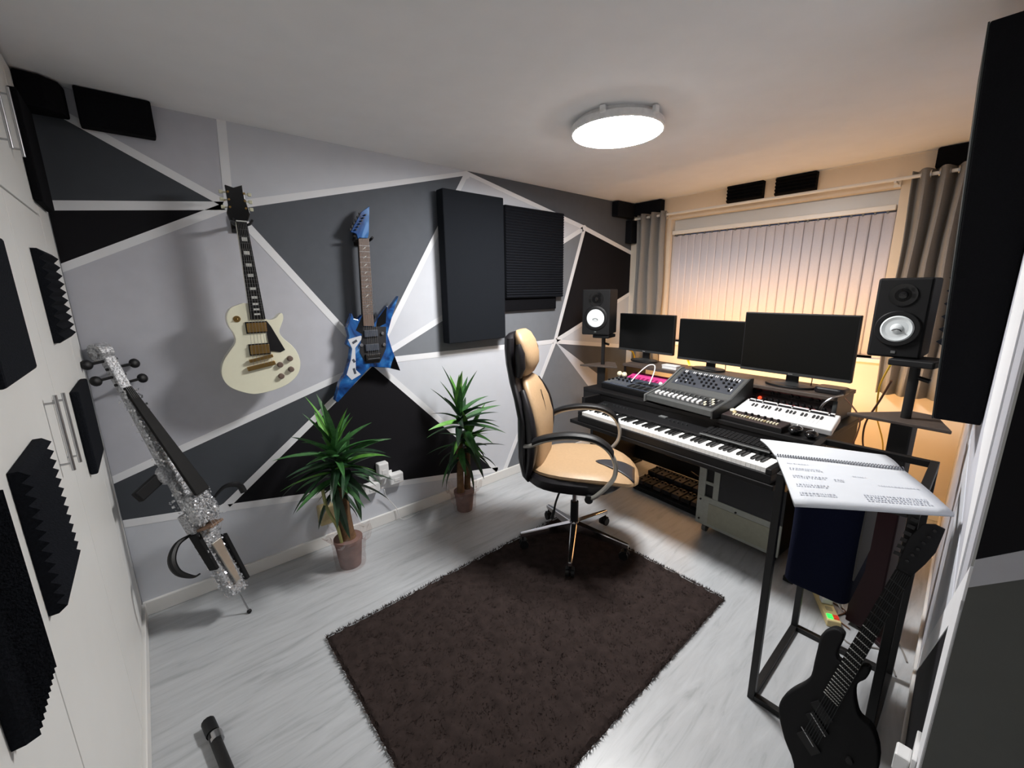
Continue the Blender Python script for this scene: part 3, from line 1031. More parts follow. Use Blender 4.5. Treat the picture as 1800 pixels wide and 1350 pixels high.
SL = (3.10, 2.10)
speaker('black studio speaker with white cone on the far left stand', (SL[0] - .10, SL[1] + .012, 1.182), R(-90 + 22), .229, .365, .25)
speaker('black studio speaker with white cone on the right stand', (2.50, .215, 1.262), R(-90 - 2), .165, .315, .21)


def stand(label, x, y, zt, rot, zp, lowm, wlow, base):
    t = thing('speaker_stand', label, 'speaker stand', (x, y, 0), rot)
    Q = Matrix.Rotation(-rot, 4, 'Z')
    MB().prism([(Q @ Vector((*p, 0)))[:2] for p in base], 0, .02).build('base_plate', lowm, t, bevel=.004)
    MB().box(-wlow / 2, wlow / 2, -wlow / 2, wlow / 2, .02, .62).build('lower_column', lowm, t, bevel=.006)
    MB().box(-.035, .035, -.035, .035, .62, zp).build('upper_column', 'black_metal', t, bevel=.005)
    MB().prism([(-.165, -.10), (.155, -.07), (.06, .14), (-.02, .15)], zp, zp + .014).build('mid_plate', 'shelf_brown', t, bevel=.003)
    MB().cyl((0, 0, zp + .01), (0, 0, zt - .03), .017, n=14).build('pole', 'black_metal', t, smooth=True)
    MB().cyl((0.01, 0, zt - .075), (.05, 0, zt - .085), .009, n=10).build('clamp_knob', 'black_plastic', t, smooth=True)
    MB().box(-.07, .07, -.07, .09, zt - .028, zt).build('top_plate', 'black_plastic', t, bevel=.006)
    return t


stand('black speaker stand behind the left end of the desk', SL[0], SL[1], 1.181, R(-75), .912, 'black_metal', .075, [(-.12, .05), (.16, -.04), (.14, .2), (-.08, .2)])
stand('dark red speaker stand beside the right wall behind the side table', 2.535, .142, 1.261, R(-100), 1.0, 'burgundy_gloss', .112, [(-.13, -.10), (.17, -.09), (.17, .06), (.02, .075)])

# ------------------------------------------------------------------ under the desk
t = thing('equipment_case', 'silver fronted equipment case on castors under the desk', 'equipment case', M=dl(.725, .325, 0))
MB().box(0, .485, .012, .42, .065, .465).build('case_body', 'black_metal', t, bevel=.004)
MB().box(-.004, .489, 0, .012, .065, .262).build('front_panel', 'panel_silver', t, bevel=.002)
MB().box(-.004, .042, 0, .012, .262, .47).build('front_post', 'panel_silver', t, bevel=.002)
MB().box(.092, .128, 0, .012, .262, .45).build('front_post', 'panel_silver', t, bevel=.002)
MB().box(.042, .092, .002, .012, .345, .365).build('cross_strip', 'panel_silver', t)
MB().box(.128, .489, .004, .014, .262, .465).build('dark_bay', 'panel_dark', t)
MB().box(.075, .46, -.003, 0, .085, .225).build('inset_plate', 'panel_olive', t, bevel=.002)
for x, z in ((.02, .10), (.24, .235), (.02, .235), (.47, .1)):
    MB().cyl((x, -.006, z), (x, 0, z), .006, n=10).build('screw', 'black_metal', t, smooth=True)
for x in (.04, .445):
    for y in (.05, .37):
        MB().cyl((x - .012, y, .026), (x + .012, y, .026), .026, n=16).box(x - .018, x + .018, y - .012, y + .012, .045, .066).build('castor', 'black_plastic' if x > .2 else 'grey_plastic', t, smooth=True)
t = thing('pedal_board', 'dark brown effects pedal board on the floor under the desk', 'pedal board', M=dl(.10, .49, 0))
MB().prism([(0, 0), (.33, 0), (.33, .10), (0, .035)], 0, .56, frame((0, 0, 0), (0, 1, 0), (0, 0, 1), (1, 0, 0))).build('board', 'black_matte', t, bevel=.004)
for k in range(7):
    for r_ in range(2):
        x = .01 + k * .078
        y = .02 + r_ * .15
        z = .035 + (y + .06) * .065 / .33
        MB().box(x, x + .066, y, y + .12, z, z + .032).build('pedal', 'black_matte' if (k + r_) % 2 else 'rack_dark', t, bevel=.004)
        MB().cyl((x + .033, y + .03, z + .032), (x + .033, y + .03, z + .042), .008, n=10).cyl((x + .018, y + .095, z + .032), (x + .018, y + .095, z + .045), .009, n=10).cyl((x + .048, y + .095, z + .032), (x + .048, y + .095, z + .045), .009, n=10).build('pedal_knobs', 'black_plastic', t, smooth=True)
tag(MB().tube(catmull([dl(.40, .80, .16).translation, dl(.55, .72, .18).translation, dl(.64, .6, .33).translation, dl(.66, .45, .52).translation, dl(.62, .42, .6).translation], 6, False), .006, 8).build('black_cable', 'black_plastic', smooth=True),
    'thick black cable drooping under the keyboard tray', 'cable')

# ------------------------------------------------------------------ cables around the desk end
tag(MB().tube(catmull([(3.95, .33, .30), (3.70, .32, .55), (3.35, .33, .80), (3.2, .32, .90), (3.02, .30, 1.05), (2.72, .24, 1.20)], 6, False), .004, 6).build('yellow_cable', 'yellow_cable', smooth=True),
    'yellow cable slanting up to the right speaker', 'cable')
tag(MB().tube(catmull([(3.2, .335, .62), (3.1, .34, .72), (2.95, .32, .86), (2.76, .26, 1.02), (2.66, .22, 1.14)], 6, False), .0045, 6).build('brown_cable', 'brown_cable', smooth=True),
    'brown cable running up behind the right speaker stand', 'cable')
tag(MB().tube(catmull([dl(1.30, .70, .95).translation, dl(1.38, .68, .86).translation, dl(1.385, .66, .76).translation, dl(1.36, .64, .6).translation, dl(1.37, .66, .3).translation], 6, False), .004, 6).build('brown_cable', 'brown_cable', smooth=True),
    'brown cable hanging down the right end of the desk shelf', 'cable')
for a, lab in ((-.36, 'yellow cable end beside the left monitor'), (.175, 'yellow cable end under the middle monitor corner')):
    tag(MB().tube(catmull([dl(a, .872 if a < 0 else .91, 1.06).translation, dl(a - .012, .95, 1.02).translation, dl(a, .99, 1.0).translation, dl(a + .02, .998, .95).translation, dl(a + .02, 1.035, .84).translation], 5, False), .008, 8).build('yellow_cable', 'yellow_cable', smooth=True),
        lab, 'cable')

# power strip and floor cables
pa, pb = Vector((2.735, .395, 0)), Vector((2.42, .232, 0))
d = (pb - pa).normalized()
t = thing('power_strip', 'cream power strip with green and red switches on the floor', 'power strip', M=frame(pa, d, (-d.y, d.x, 0), (0, 0, 1)))
ln = (pb - pa).length
MB().box(0, ln, -.028, .028, 0, .035).build('strip_body', 'strip_yellow', t, bevel=.005)
MB().box(ln - .04, ln - .015, -.022, -.002, .035, .041).build('green_switch', 'green_led', t)
MB().box(ln - .04, ln - .015, .002, .022, .035, .041).build('red_switch', 'red_switch', t)
for k in range(3):
    MB().prism(rrect(.014, .014, .006), .0352, .0362, Matrix.Translation((.06 + .045 * k + .12, 0, 0))).build('outlet', 'beige_plastic', t)
for k, x in enumerate((.12, .22)):
    q = d * x
    t = thing('plug', ('white mains plug at the far end of the cream power strip', 'white mains plug in the middle of the cream power strip')[k], 'plug', M=frame(pa + q + Vector((0, 0, .0362)), d, (-d.y, d.x, 0), (0, 0, 1)))
    MB().box(-.022, .022, -.024, .024, 0, .03).build('plug_body', 'white_plastic', t, bevel=.006)
    MB().tube(catmull([(0, .02, .015), (0, .042, .012), (.015, .062, -.018), (.0, .078, -.0325), (-.06, .085, -.0325)], 5, False), .003, 6).build('lead', 'white_plastic', t, smooth=True)
for pts, m, lab in (([(2.42, .22, .004), (2.36, .16, .004), (2.42, .06, .004), (2.30, .0, .004)], 'grey_cable', 'grey cable curling on the floor under the side table'),
                    ([(2.85, .30, .004), (2.72, .22, .004), (2.62, .10, .004), (2.52, .02, .004), (2.42, -.02, .004)], 'grey_cable', 'grey cable on the floor along the right wall'),
                    ([(2.70, .33, .004), (2.62, .30, .004), (2.58, .22, .004), (2.50, .24, .004), (2.46, .18, .004)], 'brown_cable', 'brown looped cable on the floor beside the power strip')):
    tag(MB().tube(catmull(pts, 6, False), .0035, 6).build('floor_cable', m, smooth=True), lab, 'cable')

# ------------------------------------------------------------------ side table, bag, notebook
TX0, TX1, TY0, TY1, TZ = 1.775, 2.28, .022, .352, .932
t = thing('side_table', 'open black square tube side table frame holding the notebook', 'table', (TX0, TY0, 0))
q = .012
for x in (0, TX1 - TX0):
    for y in (0, TY1 - TY0):
        MB().box(x - q, x + q, y - q, y + q, 0, TZ).build('leg', 'black_metal', t, bevel=.002)
for z in (q, TZ - q):
    for y in (0, TY1 - TY0):
        MB().box(q, TX1 - TX0 - q, y - q, y + q, z - q, z + q).build('long_rail', 'black_metal', t, bevel=.002)
    for x in (0, TX1 - TX0):
        MB().box(x - q, x + q, q, TY1 - TY0 - q, z - q, z + q).build('short_rail', 'black_metal', t, bevel=.002)
t = thing('fabric_bag', 'navy blue fabric bag hanging inside the side table frame', 'bag', (1.88, .135, .475))


def bagring(z, k):
    return [Vector((.15 + x, .10 + y, z)) for x, y in rrect(.15 * k, .098 * k, .03)]


MB().loft([bagring(0, .94), bagring(.012, 1), bagring(.22, .985), bagring(.405, 1.0), bagring(.44, .99)]).build('bag_body', 'navy_cloth', t, smooth=True)
MB().box(.02, .28, .0, .006, .10, .43).build('grey_side', 'grey_cloth', t)
for y in (.05, .16):
    MB().box(.09, .2, y - .008, y + .008, .435, .447).build('strap', 'navy_cloth', t)

t = thing('spiral_notebook', 'open white spiral notebook lying across the black side table', 'notebook', (1.8, .2, .934))
ZN = .0
P = dict(fl=(2.05, .515), sl=(1.887, .405), nl=(1.544, .251), nr=(1.798, -.052), sr=(2.065, .08), fr=(2.188, .148), fm=(2.186, .292))
P = {k: Vector((v[0] - 1.8, v[1] - .2)) for k, v in P.items()}


def page(c00, c10, c11, c01, z0, arch, th, name, m='paper'):
    def f(u, v):
        p = c00 * (1 - u) * (1 - v) + c10 * u * (1 - v) + c11 * u * v + c01 * (1 - u) * v
        return Vector((p.x, p.y, z0 + arch * math.sin(PI * v) + .001 * math.sin(5 * u)))
    return MB().grid(10, 10, f).build(name, m, t, smooth=True, solid=th)


page(P['nl'], P['nr'], P['sr'], P['sl'], .012, .004, .010, 'lower_pages')
page(P['sl'] + Vector((.012, .006)), P['sr'] + Vector((.012, .006)), P['fr'] + Vector((.01, .0)), P['fl'], .010, .006, .008, 'upper_pages')
for k in range(46):
    u = (k + .5) / 46
    c = P['sl'].lerp(P['sr'], u) + Vector((.005, .002))
    MB().tube([(c.x + .011 * math.cos(a) * .9, c.y + .011 * math.cos(a) * .4, .012 + .009 * math.sin(a)) for a in (0, .8, 1.6, 2.4, 3.14)], .0012, 5).build('spiral_ring', 'spiral_wire', t)
b = MB()
for (u0, v0, w_, rows) in ((.06, .82, .17, 1), (.06, .70, .24, 2), (.06, .52, .24, 2), (.06, .34, .22, 2), (.06, .18, .24, 2), (.36, .50, .07, 2), (.52, .62, .1, 1), (.66, .45, .26, 1), (.50, .22, .4, 4)):
    for r_ in range(rows):
        x = u0
        while x < u0 + w_:
            ww = random.uniform(.006, .018)
            v = v0 - r_ * .035
            pts = []
            for (uu, vv) in ((x, v), (x + ww, v), (x + ww, v + .016), (x, v + .016)):
                p = P['nl'] * (1 - uu) * (1 - vv) + P['nr'] * uu * (1 - vv) + P['sr'] * uu * vv + P['sl'] * (1 - uu) * vv
                pts.append(Vector((p.x, p.y, .0135 + .0045 * math.sin(PI * vv) + .001 * math.sin(5 * uu))))
            b._add(pts, [(0, 1, 2, 3)])
            x += ww + random.uniform(.004, .012)
b.build('handwriting', 'ink', t)

# ------------------------------------------------------------------ wall sockets
def plug_box(name, label, x0, x1, z0, z1, dd, cat='plug', m='white_plastic'):
    t = thing(name, label, cat, (x0, W - .004, z0))
    MB().box(0, x1 - x0, -dd, 0, 0, z1 - z0).build('shell', m, t, bevel=.008)
    MB().box((x1 - x0) * .3, (x1 - x0) * .7, -dd - .003, -dd, (z1 - z0) * .3, (z1 - z0) * .6).build('cap', m, t, bevel=.001)
    return t


t = thing('wall_socket', 'white double wall socket low on the painted wall between the plants', 'socket', (1.17, W - .004, .285))
MB().box(0, .16, -.01, 0, 0, .09).build('face_plate', 'white_plastic', t, bevel=.004)
MB().box(.04, .05, -.016, -.01, .062, .08).build('switch', 'white_plastic', t)
MB().box(.11, .12, -.016, -.01, .062, .08).build('switch', 'white_plastic', t)
plug_box('plug_adaptor', 'tall white plug adaptor standing above the double socket', 1.222, 1.292, .345, .455, .055)
plug_box('plug_adaptor', 'white plug adaptor on the left of the double socket', 1.12, 1.225, .268, .335, .05)
plug_box('plug_adaptor', 'white plug adaptor on the right of the double socket', 1.296, 1.392, .28, .355, .05)
plug_box('beige_adaptor', 'beige plug box on the wall behind the front plant trunk', .835, .925, .17, .29, .06, 'plug', 'beige_plastic')
tag(MB().tube(catmull([(1.25, W - .05, .27), (1.27, W - .03, .20), (1.33, W - .03, .10), (1.36, W - .05, .006), (1.5, W - .04, .006)], 6, False), .003, 6).build('white_lead', 'white_plastic', smooth=True), 'thin white lead dropping from the wall socket to the floor', 'cable')
t = thing('wall_socket', 'white socket with plug on the right wall by the black guitar', 'socket', (1.30, ywall(1.3) + .0045, .495))
MB().box(0, .09, 0, .008, 0, .085).build('face_plate', 'white_plastic', t, bevel=.002)
MB().box(.01, .05, .008, .034, .02, .065).build('plug_body', 'white_plastic', t, bevel=.004)

# ------------------------------------------------------------------ plants
leafm = {}


def leafmesh(kind):
    ln, wd, bend = kind

    def f(u, v):
        s = u
        x = ln * s
        wv = wd * (min(1, .45 + 3.2 * s) * (1 - s ** 2.6)) * .5
        y = (v - .5) * 2 * wv
        z = -bend * ln * s * s + abs(v - .5) * .5 * wv * 2
        return Vector((x * (1 - .25 * bend * s), y, z))
    return f


def yucca(label, x, y, pot_h, pot_r, trunks, crowns, seed, wrapdir):
    rnd = random.Random(seed)
    t = thing('yucca_plant', label, 'plant', (x, y, 0))
    MB().lathe([(pot_r * .78, 0), (pot_r * .8, .01), (pot_r, pot_h - .02), (pot_r * 1.05, pot_h - .02), (pot_r * 1.05, pot_h), (pot_r * .95, pot_h)], 24).build('pot', 'terracotta', t, smooth=True)
    MB().lathe([(pot_r * .93, pot_h - .012), (pot_r * .4, pot_h - .004), (.004, pot_h)], 18).build('soil', 'soil', t, smooth=True)

    def wr(u, v):
        a = 2 * PI * u
        rr = pot_r * (1.07 + .12 * v) + .004 + .005 * noise.noise(Vector((math.cos(a) * 2, math.sin(a) * 2, v * 4 + seed))) + .012 * max(0, v - .75) * 10 * (1 + .6 * math.sin(7 * a))
        rr += .22 * pot_r * max(0, math.cos(a - wrapdir)) * (v > .35)
        z = pot_h * 1.22 * v + (.02 * math.sin(5 * a + seed) + .02 * math.sin(9 * a)) * (v > .9)
        return Vector((rr * math.cos(a), rr * math.sin(a), z + .002))
    MB().grid(40, 12, wr).build('plastic_wrap', 'clear_wrap', t)
    for (tx, ty, h, r0, lean) in trunks:
        rings = [Vector((tx + lean[0] * s, ty + lean[1] * s, pot_h - .02 + (h - pot_h + .02) * s)) for s in (0, .15, .35, .55, .75, .95, 1)]
        MB().tube(rings, [r0 * k for k in (1.25, 1.05, 1, .97, 1, .95, .8)], 12).build('trunk', 'bark', t, smooth=True)
    for (cx, cy, cz, n, ln, up) in crowns:
        for k in range(n):
            az = k * 2.399 + rnd.uniform(-.3, .3)
            q_ = (k + .5) / n
            el = R(up[0] + (up[1] - up[0]) * q_ + rnd.uniform(-9, 9))
            l_ = ln * rnd.uniform(.78, 1.15)
            bend = (.08 if el > R(50) else .16 + .25 * rnd.random())
            M = Matrix.Translation((cx, cy, cz + .16 * (q_ - .5))) @ Matrix.Rotation(az, 4, 'Z') @ Matrix.Rotation(-el, 4, 'Y') @ Matrix.Rotation(rnd.uniform(-.5, .5), 4, 'X') @ Matrix.Scale(l_, 4)
            tip = M @ Vector((1, 0, -bend))
            if tip.y > W - .02 - y:                 # leaves turn along the wall
                M = Matrix.Translation((cx, cy, cz + .16 * (q_ - .5))) @ Matrix.Rotation(-az, 4, 'Z') @ Matrix.Rotation(-el, 4, 'Y') @ Matrix.Scale(l_, 4)
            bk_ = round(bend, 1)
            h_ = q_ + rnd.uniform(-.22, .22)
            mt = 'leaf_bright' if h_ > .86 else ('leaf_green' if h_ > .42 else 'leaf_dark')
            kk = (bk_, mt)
            if kk not in leafm:
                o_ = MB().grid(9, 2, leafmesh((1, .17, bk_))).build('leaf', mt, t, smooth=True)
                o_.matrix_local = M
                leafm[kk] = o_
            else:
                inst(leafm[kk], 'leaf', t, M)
    return t


t = yucca('yucca with one thick brown trunk in the front wrapped pot', .915, 2.215, .175, .075, [(.0, 0, .50, .040, (-.02, .0))],
          [(-.02, -.005, .66, 36, .285, (-20, 82)), (-.045, -.01, .53, 20, .25, (-55, 20)), (.03, -.01, .58, 14, .26, (-30, 45))], 3, 1.0)
MB().tube(catmull([(-.045, -.03, .16), (-.06, -.03, .28), (-.10, -.03, .40), (-.11, -.02, .52)], 4, False), [.009] * 13, 8).build('side_stem', 'dry_stem', t, smooth=True)
yucca('yucca with twin slim trunks in the wrapped pot further along the wall', 1.77, 2.285, .15, .07, [(-.03, 0, .62, .024, (.01, .0)), (.035, .01, .46, .022, (.012, 0))],
      [(-.02, -.01, .70, 24, .30, (12, 86)), (.0, -.02, .60, 14, .30, (-25, 25)), (.055, -.01, .48, 14, .25, (-20, 70)), (-.03, -.03, .48, 14, .26, (-45, 15))], 11, PI)


# ------------------------------------------------------------------ white single cut guitar on the wall
def strings(t, x0s, x1s, y0, y1, z0, z1, n=6, m='steel'):
    b = MB()
    for k in range(n):
        f_ = k / (n - 1)
        b.tube([(x0s[0] + (x0s[1] - x0s[0]) * f_, y0, z0), (x1s[0] + (x1s[1] - x1s[0]) * f_, y1, z1)], .0007, 4)
    return b.build('strings', m, t)


LP_BODY = [(-0.025, 0.304), (-0.065, 0.297), (-0.101, 0.279), (-0.12, 0.244), (-0.119, 0.199), (-0.101, 0.156), (-0.1, 0.113), (-0.13, 0.07), (-0.162, 0.025), (-0.178, -0.025), (-0.175, -0.069), (-0.154, -0.108), (-0.114, -0.138), (-0.056, -0.163), (0.008, -0.162), (0.078, -0.148), (0.132, -0.122), (0.172, -0.08), (0.187, -0.024), (0.177, 0.034), (0.155, 0.074), (0.131, 0.101), (0.109, 0.13), (0.104, 0.155), (0.116, 0.184), (0.131, 0.219), (0.129, 0.246), (0.115, 0.244), (0.099, 0.227), (0.077, 0.216), (0.053, 0.218), (0.037, 0.236), (0.033, 0.268)]
t = thing('electric_guitar', 'cream single cutaway electric guitar with gold parts hanging on the wall', 'guitar', M=frame((.630, 2.380, 1.217), (.952, 0, 0), (0, 0, .952), (0, -1, 0)))
MB().prism([(p.x, p.y) for p in catmull(LP_BODY, 3)], 0, .05).build('body', 'cream_lacquer', t, bevel=.005, seg=3)
MB().prism([(-.018, .24), (.038, .24), (.024, .70), (-.019, .70)], .012, .05).build('neck', 'cream_lacquer', t, bevel=.008)
MB().prism([(-.021, .222), (.046, .221), (.024, .695), (-.019, .692)], .05, .058).build('fingerboard', 'ebony', t)
MB().prism([(-0.043, 0.857), (-0.009, 0.848), (0.029, 0.864), (0.033, 0.801), (0.047, 0.737), (0.035, 0.707), (0.026, .692), (-0.021, 0.692), (-0.045, 0.696), (-0.052, 0.729), (-0.041, 0.767)], .03, .047).build('headstock', 'black_gloss', t, bevel=.003)
MB().box(-.020, .024, .692, .698, .05, .062).build('nut', 'pearl', t)
for k, (y, w_) in enumerate(((.612, .02), (.548, .021), (.490, .022), (.440, .022), (.376, .024), (.332, .024), (.300, .024), (.272, .024), (.248, .025))):
    xc = .0025 + (.695 - y) * .02
    MB().box(xc - w_ / 2 - .002, xc + w_ / 2 + .002, y - .009 + k * .0006, y + .009 - k * .0006, .058, .0588).build('inlay', 'pearl', t)
for k in range(20):
    y = .692 - .62 * (1 - 2 ** (-(k + 1) / 12))
    h = .022 + (.695 - y) * .022
    xc = .0025 + (.695 - y) * .02
    if y > .225:
        MB().box(xc - h, xc + h, y - .0006, y + .0006, .058, .0592).build('fret', 'grey_plastic', t)
for x0, x1, y0, y1 in ((-.043, .045, .158, .205), (-.043, .045, .045, .092)):
    MB().box(x0 - .004, x1 + .004, y0 - .006, y1 + .006, .05, .055).build('pickup_ring', 'black_plastic', t)
    MB().box(x0, x1, y0, y1, .055, .064).build('pickup', 'gold', t, bevel=.002)
MB().bar((-.055, .012, .062), (.055, .030, .062), .016, .014).build('bridge', 'gold', t, bevel=.002)
MB().bar((-.068, -.028, .06), (.062, -.008, .06), .022, .014).build('tailpiece', 'gold', t, bevel=.003)
for x, y in ((.136, .004), (.085, -.024), (.135, -.055), (.083, -.086)):
    MB().lathe([(.015, 0), (.014, .014), (.011, .017), (.004, .0175)], 16, Matrix.Translation((x, y, .05))).build('knob', 'rosewood', t, smooth=True)
MB().lathe([(.016, 0), (.016, .003), (.004, .003), (.003, .015), (.001, .016)], 16, Matrix.Translation((-.079, .228, .05))).build('toggle_switch', 'gold', t, smooth=True)
MB().prism([(0.05, 0.212), (0.066, 0.184), (0.119, 0.053), (0.096, 0.043), (0.048, 0.054), (0.042, 0.127)], .051, .054, None).build('pickguard', 'black_plastic', t)
for k in range(3):
    for s, x in ((-1, -.036), (1, .030)):
        y = .825 - k * .034
        MB().cyl((x, y, .047), (x, y, .056), .005, n=10).build('tuner_post', 'gold', t, smooth=True)
        MB().bar((x, y, .036), (x + s * .02, y, .036), .006, .006).box(x + s * .026 - .008, x + s * .026 + .008, y - .008, y + .008, .031, .041).build('tuning_peg', 'tuner_ivory', t, bevel=.002)
strings(t, (-.014, .019), (-.04, .045), .695, -.01, .063, .069)
t = thing('guitar_hanger', 'black wall hook behind the cream guitar headstock', 'hanger', (.638, W - .004, 1.875))
MB().box(-.025, .025, -.012, 0, -.03, .05).build('wall_plate', 'black_plastic', t, bevel=.003)
MB().cyl((0, -.012, 0), (0, -.075, 0), .008, n=10).build('arm', 'black_metal', t, smooth=True)
MB().tube(catmull([(-.036, -.17, .012), (-.034, -.12, 0), (0, -.078, -.006), (.034, -.12, 0), (.038, -.17, .012)], 4, False), .006, 8).build('yoke', 'black_plastic', t, smooth=True)

# ------------------------------------------------------------------ blue pointed guitar
BG_BODY = [(0.202, 0.325), (0.15, 0.207), (0.107, 0.09), (0.132, -0.014), (0.176, -0.152), (0.1, -0.123), (-0.021, -0.1), (-0.239, -0.288), (-0.251, -0.272), (-0.214, -0.171), (-0.176, -0.125), (-0.14, -0.033), (-0.128, 0.027), (-0.152, 0.05), (-0.131, 0.098), (-0.139, 0.145), (-0.104, 0.233), (-0.094, 0.199), (-0.071, 0.191), (-0.041, 0.22), (-0.036, 0.155), (0.016, 0.149), (0.053, 0.198), (0.118, 0.268), (0.127, 0.24)]
t = thing('electric_guitar', 'jagged blue electric guitar with pointed wings hanging on the wall', 'guitar', M=frame((1.234, 2.450, 1.206), (.984, 0, 0), (0, 0, .984), (0, -1, 0)))
MB().prism(BG_BODY, 0, .042).build('body', 'blue_flash', t, bevel=.004)
MB().prism([(.108, -.126), (.172, -.149), (.142, -.05), (.12, -.09)], .0425, .0432).build('black_wing_tip', 'black_gloss', t)
MB().prism([(-.04, .22), (-.09, .13), (-.05, .10), (-.036, .15)], .0425, .0435).build('black_flash', 'black_gloss', t)
MB().prism([(.05, .19), (.115, .262), (.10, .16), (.03, .13)], .0425, .0435).build('black_flash', 'black_gloss', t)
MB().prism([(-0.142, 0.08), (-0.063, 0.096), (-0.054, 0.082), (-0.104, 0.025), (-0.113, -0.106), (-0.085, -0.138), (-0.143, -0.164), (-0.170, -0.128), (-0.136, -0.04), (-0.122, 0.023)], .0425, .0437).build('white_flash', 'pale_paint', t)
for (a_, c_) in (((-.125, -.095), (-.118, -.13)), ((-.118, .055), (-.09, .07)), ((-.125, -.04), (-.115, -.06))):
    MB().bar((*a_, .0438), (*c_, .0438), .014, .001).build('dark_mark', 'slate_plastic', t)
MB().prism([(-.044, .153), (.02, .148), (.034, .655), (-.027, .651)], .042, .052).build('fingerboard', 'rosewood', t)
MB().prism([(-.04, .20), (.018, .20), (.030, .66), (-.023, .66)], .012, .042).build('neck', 'black_gloss', t, bevel=.008)
MB().prism([(0.061, 0.838), (0.043, 0.684), (0.035, 0.660), (-0.024, 0.651), (-0.031, 0.678), (-0.063, 0.688), (0.007, 0.799)], .02, .036).build('headstock', 'blue_flash', t, bevel=.002)
for k in range(6):
    MB().cyl((-.035 + k * .0125, .70 + k * .017, .036), (-.035 + k * .0125, .70 + k * .017, .05), .0045, n=8).build('tuner_post', 'black_metal', t, smooth=True)
    MB().box(-.066 + k * .0125, -.050 + k * .0125, .694 + k * .018, .706 + k * .018, .022, .032).build('tuning_peg', 'black_metal', t)
for k in range(20):
    y = .648 - .62 * (1 - 2 ** (-(k + 1) / 12))
    if y > .155:
        xc = .0035 - (.65 - y) * .031
        MB().box(xc - .031, xc + .031, y - .0012, y + .0012, .052, .0535).build('fret', 'steel', t)
for k, y in enumerate((.60, .55, .505, .462, .42, .382, .33, .27)):
    xc = .0035 - (.65 - y) * .031
    MB().prism([(-.012, -.008), (.0, -.003), (.012, .008), (.002, .006)], .052, .0527, Matrix.Translation((xc, y, 0))).build('inlay', 'pearl', t)
MB().prism([(-.045, .149), (.1, .139), (.088, .005), (.04, -.08), (-.05, -.075), (-.08, .0)], .0432, .0447).build('dark_pickguard', 'panel_dark', t)
for y0 in (.085, .0):
    MB().box(-.045, .04, y0, y0 + .04, .042, .056).build('pickup', 'slate_plastic', t, bevel=.002)
MB().box(-.05, .045, -.062, -.02, .042, .06).build('tremolo_bridge', 'black_metal', t, bevel=.003)
MB().box(-.04, .035, -.05, -.046, .06, .066).build('saddle_row', 'steel', t)
for x, y in ((.075, .03), (.07, .10), (-.068, .04)):
    MB().lathe([(.011, 0), (.010, .013), (.003, .0135)], 14, Matrix.Translation((x, y, .042))).build('knob', 'steel', t, smooth=True)
strings(t, (-.02, .026), (-.035, .03), .652, -.03, .055, .066)
t = thing('guitar_hanger', 'black wall hook with yoke ends gripping the blue guitar headstock', 'hanger', (1.238, W - .004, 1.846))
MB().box(-.025, .025, -.012, 0, -.03, .05).build('wall_plate', 'black_plastic', t, bevel=.003)
MB().cyl((0, -.012, 0), (0, -.035, 0), .008, n=10).build('arm', 'black_metal', t, smooth=True)
MB().tube(catmull([(-.052, -.10, .012), (-.048, -.07, 0), (-.03, -.035, -.006), (.03, -.035, -.006), (.046, -.07, 0), (.05, -.10, .012)], 4, False), .0075, 8).build('yoke', 'black_plastic', t, smooth=True)

# ------------------------------------------------------------------ black guitar leaning on the side table
KA = Vector((.3237, -.1671, .9313)).normalized()
KL = Vector((-.0514, -.9859, -.159))
KL = (KL - KA * KL.dot(KA)).normalized()
KN = KL.cross(KA).normalized()
t = thing('electric_guitar', 'black electric guitar leaning against the side table', 'guitar', M=frame((1.44, .135, .028), KL, KA, KN))
KG = [(-0.034, 0.132), (-0.077, 0.176), (-0.116, 0.234), (-0.122, 0.276), (-0.112, 0.317), (-0.094, 0.359), (-0.087, 0.394), (-0.094, 0.436), (-0.101, 0.478), (-0.107, 0.518), (-0.097, 0.547), (-0.083, 0.561), (-0.065, 0.559), (-0.06, 0.542), (-0.059, 0.508), (-0.051, 0.485), (-0.012, 0.485), (-0.003, 0.508), (0.009, 0.516), (0.017, 0.507), (0.016, 0.481), (0.007, 0.459), (0.009, 0.432), (0.025, 0.398), (0.041, 0.38), (0.072, 0.373), (0.106, 0.319), (0.122, 0.225), (.12, .13), (.10, .05), (.06, .012), (.03, .012), (0.0, .05)]
MB().prism([(p.x, p.y) for p in catmull(KG, 3)], -.042, 0).build('body', 'black_matte', t, bevel=.006, seg=3)
MB().prism([(-.048, .386), (-.009, .362), (.004, .8), (-.031, .8)], 0, .007).build('fingerboard', 'ebony', t)
MB().prism([(-.044, .45), (-.012, .45), (.002, .81), (-.029, .81)], -.026, 0).build('neck', 'black_matte', t, bevel=.008)
MB().prism([(-0.031, 0.80), (-0.034, 0.849), (-0.036, 0.887), (-0.033, 0.907), (-0.027, 0.931), (-0.024, 0.945), (-0.003, 0.957), (0.018, 0.955), (0.019, 0.94), (0.022, 0.887), (0.015, 0.846), (0.003, 0.80)], -.018, -.002).build('headstock', 'black_matte', t, bevel=.002)
for k in range(6):
    MB().box(-.050, -.034, .835 + k * .021, .845 + k * .021, -.014, -.006).build('tuning_peg', 'black_metal', t)
    MB().cyl((-.018 + k * .004, .835 + k * .021, -.002), (-.018 + k * .004, .835 + k * .021, .01), .004, n=8).build('tuner_post', 'black_metal', t, smooth=True)
for k in range(24):
    y = .797 - .56 * (1 - 2 ** (-(k + 1) / 12))
    f_ = (.8 - y) / .43
    x0, x1 = -.031 - .016 * f_, .004 - .0125 * f_
    MB().bar((x0, y + .004, .0075), (x1, y - .006, .0075), .0022, .002).build('fret', 'pearl' if k > 5 else 'dark_grey_plastic', t)  # lamp glint painted in: pale frets near the body, dark ones near the nut
